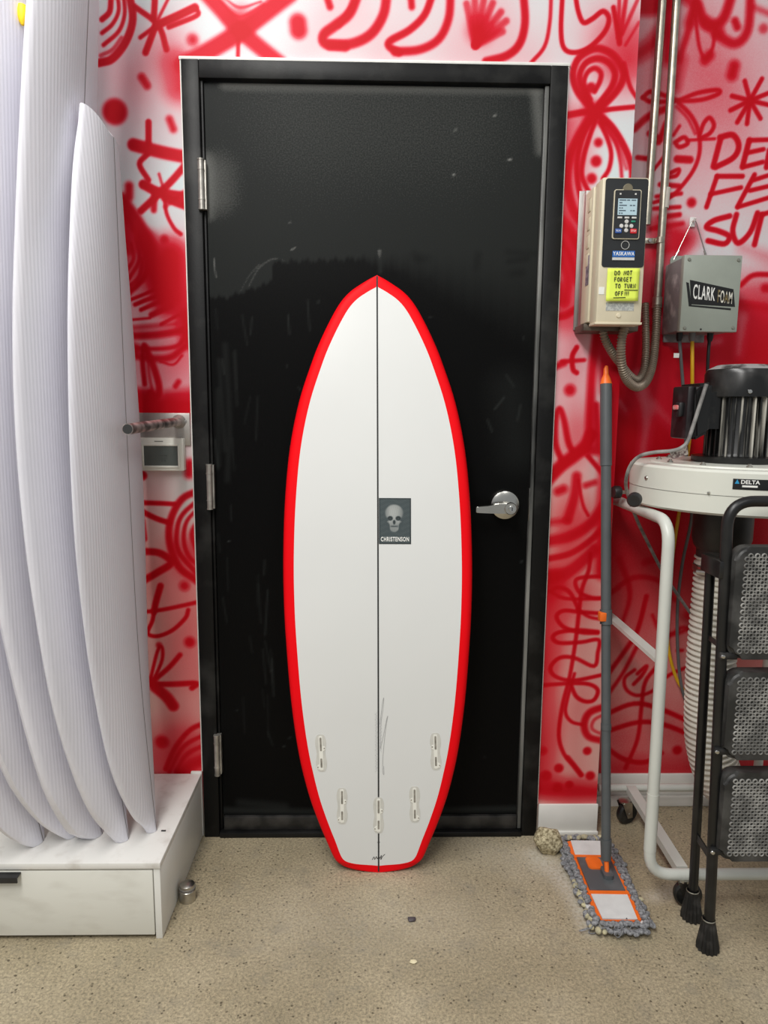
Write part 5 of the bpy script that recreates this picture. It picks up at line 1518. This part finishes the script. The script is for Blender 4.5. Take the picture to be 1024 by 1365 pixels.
XE = 2 * DX - SX
obj('stand_frame', tube(B(), bend([(SXB, SYB, TZ), (SX, SYF, TZ), (SX + 0.006, SYF, 0.088), (XE, SYF, 0.088)], 0.065), 0.0148, 20), M_TUBEW, dc)
obj('stand_frame', tube(B(), bend([(XE, SYB, TZ), (XE, SYF, TZ), (XE, SYF, 0.13)], 0.05), 0.0148, 20), M_TUBEW, dc)
obj('rear_leg', tube(B(), [(SXB - 0.010, SYB + 0.02, 0.10), (SXB - 0.010, SYB + 0.02, TZ)], 0.0135, 18), M_TUBEW, dc)
obj('rear_leg', tube(B(), [(XE, SYB, 0.10), (XE, SYB, TZ)], 0.0135, 18), M_TUBEW, dc)
obj('rear_rail', tube(B(), [(SXB, SYB, 0.091), (XE, SYB, 0.091)], 0.0125, 18), M_TUBEW, dc)
obj('leg_sleeve', tube(B(), [(SX + 0.0046, SYF, 0.318), (SX + 0.0055, SYF, 0.158)], 0.0156, 20), M_TUBEW, dc)


def bar(p, q_, w_, t_, upv=(0, 0, 1)):
    """flat bar between two points"""
    p, q_ = Vector(p), Vector(q_)
    d_ = (q_ - p).normalized()
    s_ = d_.cross(Vector(upv)).normalized() * w_ / 2
    n_ = d_.cross(s_).normalized() * t_ / 2
    bm = B()
    prism(bm, [p + s_ + n_, p - s_ + n_, p - s_ - n_, p + s_ - n_], q_ - p)
    return bm


obj('side_brace', bar(at(806, 815, Y=0.11), at(880, 880, Y=SYF + 0.016), 0.010, 0.028, (1, 0, 0)), M_TUBEW, dc)
obj('base_bar', bar(at(840, 1050, Y=SYB), at(909, 1160, Y=SYF + 0.02), 0.030, 0.022), M_TUBEW, dc)
for s_ in (1,):
    obj('base_bar', bar((XE - 0.05, SYB, 0.088), (XE - 0.1, SYF + 0.02, 0.088), 0.030, 0.022), M_TUBEW, dc)
for q, ax in ((at(846, 666, Y=-0.245), (-0.55, -1, -0.15)), (at(822, 656, Y=-0.03), (-1, -0.25, 0.0))):
    axv = Vector(ax).normalized()
    kn = obj('knob', lathe(B(), [(0.008, -0.012), (0.018, -0.008), (0.0185, 0.006), (0.015, 0.012), (0.009, 0.0125), (0.0, 0.009)], q, 28, axis=axv), M_BLACKP, dc)
    obj('knob_stem', tube(B(), [q - axv * 0.045, q - axv * 0.005], 0.006, 12), M_STEEL, kn)


def caster(p, rot, wr=0.036):
    """swivel caster: p = floor point under the wheel"""
    p = Vector(p)
    dx, dy = math.cos(rot), math.sin(rot)
    c_ = p + Vector((0, 0, wr))
    wh = obj('caster_wheel', lathe(B(), [(0.010, -0.010), (wr - 0.006, -0.011), (wr, -0.006), (wr, 0.006), (wr - 0.006, 0.011), (0.010, 0.010)], c_, 32, axis=(-dy, dx, 0)), mat('wheel_rubber', lin(20, 20, 20), 0.4, scale=20, col2=lin(60, 58, 55), lo=0.5, hi=0.8), dc)
    fk = B()
    for s_ in (-1, 1):
        n_ = Vector((-dy, dx, 0)) * s_ * 0.014
        f_ = Vector((dx, dy, 0))
        prism(fk, [c_ + n_ + f_ * 0.010 + Vector((0, 0, -0.012)), c_ + n_ - f_ * 0.008 + Vector((0, 0, -0.012)), c_ + n_ - f_ * 0.030 + Vector((0, 0, 0.040)), c_ + n_ + f_ * 0.006 + Vector((0, 0, 0.040))], Vector((-dy, dx, 0)) * s_ * 0.002)
    t_ = c_ - Vector((dx, dy, 0)) * 0.012 + Vector((0, 0, 0.041))
    lathe(fk, [(0, 0.004), (0.018, 0.003), (0.018, -0.003), (0, -0.003)], t_, 20)
    tube(fk, [c_ - Vector((-dy, dx, 0)) * 0.017, c_ + Vector((-dy, dx, 0)) * 0.017], 0.006, 12)
    obj('caster_fork', fk, M_STEEL, wh)


caster((0.812, 0.055, 0), math.radians(20))
cf = at(922, 1218, Z=0)
caster((cf.x, cf.y + 0.03, 0), math.radians(-10))
caster((XE - 0.08, 0.05, 0), math.radians(30))
caster((XE - 0.06, -0.33, 0), math.radians(-30))

# ================================================================== STEP LADDER
FF, RF = Vector((0.820, -0.478, 0.0)), Vector((0.828, -0.372, 0.0))
FT = at(968, 705, Y=-0.462)
RTp = at(948, 742, Y=-0.392)
LXC = 1.075
ld = thing('step_ladder', 'folded black step ladder with three dimpled grey treads', 'step ladder', (LXC, -0.42, 0))
M_LAD = mat('ladder_black', lin(18, 18, 18), 0.36, scale=12, col2=lin(44, 43, 41), lo=0.5, hi=0.85)
M_FOOT = mat('ladder_rubber', lin(24, 24, 24), 0.55, scale=40, col2=lin(70, 68, 66), lo=0.5, hi=0.85)
mirror = lambda p: Vector((2 * LXC - p.x, p.y, p.z))
hz = at(1010, 668, Y=-0.46).z
fr_top = [FT, Vector((FT.x, FT.y, hz))]
obj('front_rail_arch', tube(B(), bend([FF + Vector((0, 0, 0.05)), Vector((FT.x, FT.y, hz)), mirror(Vector((FT.x, FT.y, hz))), mirror(FF) + Vector((0, 0, 0.05))], 0.062, 10), 0.0125, 20), M_LAD, ld)
for mir in (False, True):
    g = mirror if mir else (lambda p: p)
    rf, rtp = g(RF), g(RTp)
    obj('rear_leg', tube(B(), [rf + Vector((0, 0, 0.05)), rtp], 0.0115, 18), M_LAD, ld)
    ff = g(FF)
    for q, topd in ((ff, g(FT)), (rf, rtp)):
        d_ = (topd - q).normalized()
        bm = B()
        nn_ = 28
        rings = []
        for h, r_, rid in ((0.0, 0.0245, 0.10), (0.006, 0.0250, 0.10), (0.05, 0.0185, 0.08), (0.072, 0.0155, 0.03), (0.078, 0.0155, 0.0), (0.079, 0.0128, 0.0)):
            ring = []
            for k in range(nn_):
                a = 2 * PI * k / nn_
                r2 = r_ * (1 + (rid if k % 2 else -rid))
                ring.append(bm.verts.new(q + Vector((d_.x * h, d_.y * h, h)) + Vector((math.cos(a) * r2, math.sin(a) * r2, 0.0005))))
            rings.append(ring)
        for a_, b_ in zip(rings, rings[1:]):
            for k in range(nn_):
                bm.faces.new((a_[k], a_[(k + 1) % nn_], b_[(k + 1) % nn_], b_[k]))
        bm.faces.new(rings[0])
        ft = obj('rubber_foot', bm, M_FOOT, ld, smooth=20)
        hh = 0.0795
        pc = q + Vector((d_.x * hh, d_.y * hh, hh))
        obj('foot_ring', lathe(B(), [(0.0150, -0.002), (0.0160, 0.0), (0.0150, 0.002)], pc, 20), M_GALV, ft)
    # link plates between the rails
    top = g(FT)
    a_ = g(at(955, 742, Y=-0.43))
    obj('hinge_bracket', bx(min(rtp.x, top.x) - 0.013, max(rtp.x, top.x) + 0.004, -0.474, -0.380, rtp.z - 0.035, rtp.z + 0.006, bev=0.003), M_LAD, ld)
    zl = at(920, 1130, Y=-0.43).z
    t1 = zl / FT.z
    fx, rx = ff.lerp(top, t1), rf.lerp(rtp, zl / RTp.z)
    obj('link_plate', bar(fx, rx, 0.004, 0.020), M_LAD, ld)
    zl2 = at(950, 855, Y=-0.43).z
    fx, rx = ff.lerp(top, zl2 / FT.z), rf.lerp(rtp, zl2 / RTp.z)
    obj('link_plate', bar(fx, rx, 0.004, 0.012), M_LAD, ld)
M_TREAD = mat('tread_grey', lin(40, 40, 39), 0.5, scale=16, col2=lin(86, 85, 83), lo=0.42, hi=0.75)
M_NUB = mat('tread_nub_dusty', lin(112, 111, 108), 0.5, scale=30, col2=lin(172, 170, 165), lo=0.4, hi=0.7)


def tread(xl, z0_, z1_, y_):
    wd, ht = 2 * (LXC - xl), z1_ - z0_
    zc_ = (z0_ + z1_) / 2
    bm = prism(B(), [(x, y_, z) for x, z in rrect(wd, ht, 0.032, 6, LXC, zc_)], (0, 0.034, 0))
    es = [e for e in bm.edges if abs(e.verts[0].co.y - y_) < 1e-5 and abs(e.verts[1].co.y - y_) < 1e-5]
    bmesh.ops.bevel(bm, geom=es, offset=0.009, segments=3, affect='EDGES')
    tr = obj('tread', bm, M_TREAD, ld)
    nb = B()
    pitch = 0.0152
    rows = int((ht - 0.036) / (pitch * 0.5))
    for r_ in range(rows + 1):
        z = z0_ + 0.020 + r_ * pitch * 0.5
        nc = int((wd - 0.05) / pitch)
        for k in range(nc + 1):
            x = xl + 0.024 + k * pitch + (pitch / 2 if r_ % 2 else 0)
            if x > LXC + wd / 2 - 0.022:
                continue
            lathe(nb, [(0.0064, 0.0), (0.0056, 0.0026), (0.0042, 0.0028), (0.0036, 0.0004)], (x, y_, z), 8, axis=(0, -1, 0))
    tag(obj('tread_dimples', nb, M_NUB, tr, smooth=40), kind='stuff')
    return tr


for (px_, pt, pb, Yt, rv) in ((974, 729, 879, -0.470, 875), (966, 896, 1013, -0.476, 1002), (960, 1030, 1148, -0.482, 1136)):
    a_, b_ = at(px_, pt, Y=Yt - 0.02), at(px_, pb, Y=Yt - 0.02)
    tr = tread((a_.x + b_.x) / 2 + 0.004, b_.z, a_.z, Yt - 0.022)
    rp = at(px_ - 10, rv, Y=Yt - 0.014)
    arm = bx(rp.x - 0.006, rp.x + 0.034, Yt - 0.016, Yt - 0.002, rp.z - 0.008, rp.z + 0.008, bev=0.003)
    obj('tread_arm', arm, M_FOOT, tr)
    obj('rivet', lathe(B(), [(0, 0.004), (0.004, 0.003), (0.0055, 0.0)], (rp.x, Yt - 0.015, rp.z), 14, axis=(0, -1, 0)), M_CHROME, tr)

# ================================================================== FLAT MOP
c1, c2 = at(779, 1116, Z=0.03), at(829, 1229, Z=0.03)
ax_ = Vector((c1.x - c2.x, c1.y - c2.y, 0))
ML = ax_.length
ax_.normalize()
sd = Vector((ax_.y, -ax_.x, 0))
MC = Vector(((c1.x + c2.x) / 2, (c1.y + c2.y) / 2, 0))
mop = thing('flat_mop', 'grey flat mop with orange trim propped against the wall corner', 'mop', MC)
M_PLATE = mat('mop_plate_grey', lin(84, 88, 90), 0.4, scale=14, col2=lin(112, 115, 116), lo=0.5, hi=0.8)
M_ORANGE = mat('mop_orange', lin(242, 112, 34), 0.42, var=0.06, scale=20)
M_PAD = mat('mop_pad_white', lin(214, 214, 212), 0.8, var=0.05, scale=30)
M_GREYH = mat('mop_handle_grey', lin(84, 88, 90), 0.38, var=0.06, scale=20)
M_YARN = mat('mop_yarn', lin(100, 100, 103), 0.9, scale=160, col2=lin(158, 158, 160), bump=0.6, bscale=400)
M_YARN2 = mat('mop_yarn_soiled', lin(150, 144, 122), 0.9, scale=60, col2=lin(205, 196, 160), bump=0.6, bscale=400)
HL, HW = ML / 2, 0.060


def mp_(s_, t_, z):
    return MC + ax_ * s_ + sd * t_ + Vector((0, 0, z))


def mop_poly(pts, z, h):
    return prism(B(), [mp_(a, b_, z) for a, b_ in pts], (0, 0, h))


obj('pad', mop_poly(rrect(2 * HL - 0.01, 2 * HW + 0.02, 0.03), 0.004, 0.016), M_PAD, mop)
obj('binding', mop_poly(rrect(2 * HL - 0.024, 2 * HW - 0.004, 0.014), 0.020, 0.005), M_ORANGE, mop)
obj('pocket', mop_poly([(-HL + 0.014, -HW + 0.016), (-HL + 0.105, -HW + 0.012), (-HL + 0.105, HW - 0.012), (-HL + 0.014, HW - 0.016)], 0.0255, 0.003), M_PAD, mop)
obj('pocket', mop_poly([(HL - 0.085, -HW + 0.012), (HL - 0.014, -HW + 0.016), (HL - 0.014, HW - 0.016), (HL - 0.085, HW - 0.012)], 0.0255, 0.003), M_PAD, mop)
obj('pocket_hem', mop_poly([(-HL + 0.105, -HW + 0.006), (-HL + 0.117, -HW + 0.006), (-HL + 0.117, HW - 0.006), (-HL + 0.105, HW - 0.006)], 0.0255, 0.0045), M_ORANGE, mop)
obj('pocket_hem', mop_poly([(HL - 0.097, -HW + 0.006), (HL - 0.085, -HW + 0.006), (HL - 0.085, HW - 0.006), (HL - 0.097, HW - 0.006)], 0.0255, 0.0045), M_ORANGE, mop)
obj('plate', mop_poly([(-HL + 0.118, -HW + 0.013), (HL - 0.098, -HW + 0.013), (HL - 0.098, HW - 0.013), (-HL + 0.118, HW - 0.013)], 0.0255, 0.006), M_PLATE, mop)
obj('release_tab', mop_poly(rrect(0.05, 0.042, 0.012, 5, HL - 0.128, -0.006), 0.0315, 0.004), M_ORANGE, mop)
JP = at(808, 1150, Z=0.06)
HT = at(808, 512, Y=-0.040)
dh = (HT - JP).normalized()
js = (JP - MC).dot(ax_)
jt = (JP - MC).dot(sd)
obj('joint_base', mop_poly(rrect(0.045, 0.026, 0.008, 4, js - 0.012, jt), 0.0315, 0.012), M_PLATE, mop)
bm = B()
tube(bm, [mp_(js - 0.012, jt, 0.040), JP + dh * 0.03], 0.0065, 12)
obj('joint_fork', bm, M_ORANGE, mop)
ln = (HT - JP).length


def hp_(y):
    """parameter along the handle for a photo row"""
    best, bt = 1e9, 0
    for k in range(400):
        t_ = k / 399 * ln
        q = JP + dh * t_ - CAM
        yy = IMG_H / 2 - F_PX * q.dot(UP) / q.dot(fw)
        if abs(yy - y) < best:
            best, bt = abs(yy - y), t_
    return bt


def hseg(name, y0, y1, r0, r1, m_, par):
    a_, b_ = JP + dh * hp_(y0), JP + dh * hp_(y1)
    return obj(name, tube(B(), [a_, a_.lerp(b_, 0.5), b_], [r0, (r0 + r1) / 2, r1], 22), m_, par)


hseg('socket', 1146, 1118, 0.0135, 0.0155, M_GREYH, mop)
hd_ = hseg('handle', 1122, 826, 0.0128, 0.0128, M_GREYH, mop)
hseg('ring', 972, 964, 0.0142, 0.0142, M_GREYH, hd_)
hseg('upper_tube', 826, 618, 0.0138, 0.0138, M_GREYH, hd_)
hseg('grip', 620, 511, 0.0158, 0.0158, M_GREYH, hd_)
cl_ = hseg('clamp', 832, 812, 0.0165, 0.0165, M_GREYH, hd_)
q = at(800, 821, Y=-0.14)
qc = JP + dh * hp_(821)
obj('clamp_lever', bx(qc.x - 0.022, qc.x - 0.004, qc.y - 0.018, qc.y + 0.004, qc.z - 0.012, qc.z + 0.012, bev=0.002), M_ORANGE, cl_)
tp = JP + dh * hp_(512)
cap_ = obj('hang_cap', tube(B(), [tp, tp + dh * 0.014, tp + dh * 0.026, tp + dh * 0.030], [0.0162, 0.0125, 0.0075, 0.006], 20), M_ORANGE, hd_)
obj('hang_hook', tube(B(), [tp + dh * 0.024, tp + dh * 0.042, tp + dh * 0.050 + Vector((0.002, 0, 0))], [0.0075, 0.0065, 0.004], 14), M_ORANGE, cap_)


def yarn(n_sel, m_, nm):
    bm = B()
    per = 2 * (2 * HL + 2 * HW)
    N_ = 116
    for k in range(N_):
        for row in range(2):
            soiled = (rng.random() < (0.55 if (0.18 < k / N_ < 0.40 and row == 1) else 0.30 if k / N_ > 0.84 else 0.03))
            if soiled != n_sel:
                continue
            d_ = (k + rng.uniform(-0.3, 0.3)) / N_ * per
            if d_ < 2 * HL:
                s_, t_ = HL - d_, -HW
                o_ = (0, -1)
            elif d_ < 2 * HL + 2 * HW:
                s_, t_ = -HL, -HW + (d_ - 2 * HL)
                o_ = (-1, 0)
            elif d_ < 4 * HL + 2 * HW:
                s_, t_ = -HL + (d_ - 2 * HL - 2 * HW), HW
                o_ = (0, 1)
            else:
                s_, t_ = HL, HW - (d_ - 4 * HL - 2 * HW)
                o_ = (1, 0)
            r_ = rng.uniform(0.0070, 0.0100)
            off = 0.004 + row * 0.011
            z = 0.012 + (0.012 if row == 0 else 0.002) + rng.uniform(0, 0.004)
            c_ = mp_(s_ + o_[0] * off + rng.normal(0, 0.003), t_ + o_[1] * off + rng.normal(0, 0.003), max(z, r_ * 0.75 + 0.001))
            mtx = Matrix.Translation(c_) @ Matrix.Rotation(rng.uniform(0, 6.28), 4, 'Z') @ Matrix.Diagonal((r_ * 1.25, r_ * 0.9, r_ * 0.8, 1))
            bmesh.ops.create_icosphere(bm, subdivisions=2, radius=1, matrix=mtx)
    o = obj(nm, bm, m_, mop, smooth=80)
    return tag(o, kind='stuff')


yarn(False, M_YARN, 'yarn_fringe')
yarn(True, M_YARN2, 'soiled_yarn_fringe')
bm = B()
for k in range(12):
    s0, t0 = -HL - 0.010 + rng.uniform(-0.008, 0.01), rng.uniform(-HW, HW)
    if k > 8:
        s0, t0 = rng.uniform(-HL, 0.02), -HW - 0.012
    pts = [mp_(s0, t0, 0.018)]
    for j in range(4):
        pts.append(pts[-1] + Vector((rng.normal(0, 0.008), rng.normal(-0.001, 0.007), 0)))
        pts[-1].z = rng.uniform(0.004, 0.03)
    pts.append(pts[0] + Vector((0.008, 0.004, -0.008)))
    tube(bm, catmull([tuple(p) for p in pts], 5), 0.0013, 6)
lp = [at(x, y, Z=0.004) for x, y in ((797, 1226), (790, 1236), (785, 1243), (793, 1244), (802, 1238))]
tube(bm, catmull([tuple(p) for p in lp], 6), 0.0014, 6)
tag(obj('loose_threads', bm, M_YARN, mop), kind='stuff')

# ================================================================== ROCK AND FLOOR BITS
rk = at(735, 1138, Z=0)
rk = Vector((rk.x - 0.012, min(rk.y + 0.01, -0.07), 0))
bm = B()
bmesh.ops.create_icosphere(bm, subdivisions=4, radius=1)
planes = [(Vector(rng.normal(0, 1, 3)).normalized(), rng.uniform(0.72, 0.9)) for _ in range(13)]
for v in bm.verts:
    c_ = v.co.copy()
    for n_, d_ in planes:
        ex = c_.dot(n_) - d_
        if ex > 0:
            c_ -= n_ * ex * 0.92
    c_ *= 1 + 0.025 * math.sin(9 * c_.x + 5 * c_.z) + 0.02 * math.sin(13 * c_.y + 3 * c_.x) + rng.normal(0, 0.008)
    v.co = Vector((rk.x + c_.x * 0.046 + c_.z * 0.006, rk.y + c_.y * 0.036, max(0.0, 0.037 + c_.z * 0.044 - c_.x * 0.007)))
tag(obj('rock', bm, mat('granite_rock', lin(120, 108, 80), 0.85, scale=130, col2=lin(206, 194, 160), lo=0.38, hi=0.62, bump=0.6), base=rk, smooth=25), 'fist-sized tan speckled rock on the floor by the mop', 'rock')
for (x, y, r_, m_, lab) in ((549, 1227, 0.008, M_GALV, 'dark crumpled speck lying on the floor before the surfboard'), (551, 1283, 0.006, M_FINW, 'pale foam crumb on the floor below the dark speck')):
    q = at(x, y, Z=0)
    bm = B()
    bmesh.ops.create_icosphere(bm, subdivisions=2, radius=1)
    for v in bm.verts:
        k = 1 + rng.normal(0, 0.18)
        v.co = Vector((q.x + v.co.x * r_ * k * 1.3, q.y + v.co.y * r_ * k, max(0.0002, r_ * 0.45 + v.co.z * r_ * 0.5 * k)))
    tag(obj('floor_crumb', bm, mat('crumb_dark', lin(74, 66, 70), 0.6) if m_ is M_GALV else mat('crumb_cream', lin(226, 214, 178), 0.7), base=q), lab, 'crumb')
q = at(222, 1108, Z=PZ)
tag(obj('foam_crumb', bx(-0.548, -0.536, q.y - 0.002, q.y + 0.002, PZ + 0.0003, PZ + 0.0028, bev=0.0008), M_BLACKP, base=(-0.542, q.y, PZ)), 'tiny dark sliver on the platform beside the shortest blank', 'crumb')
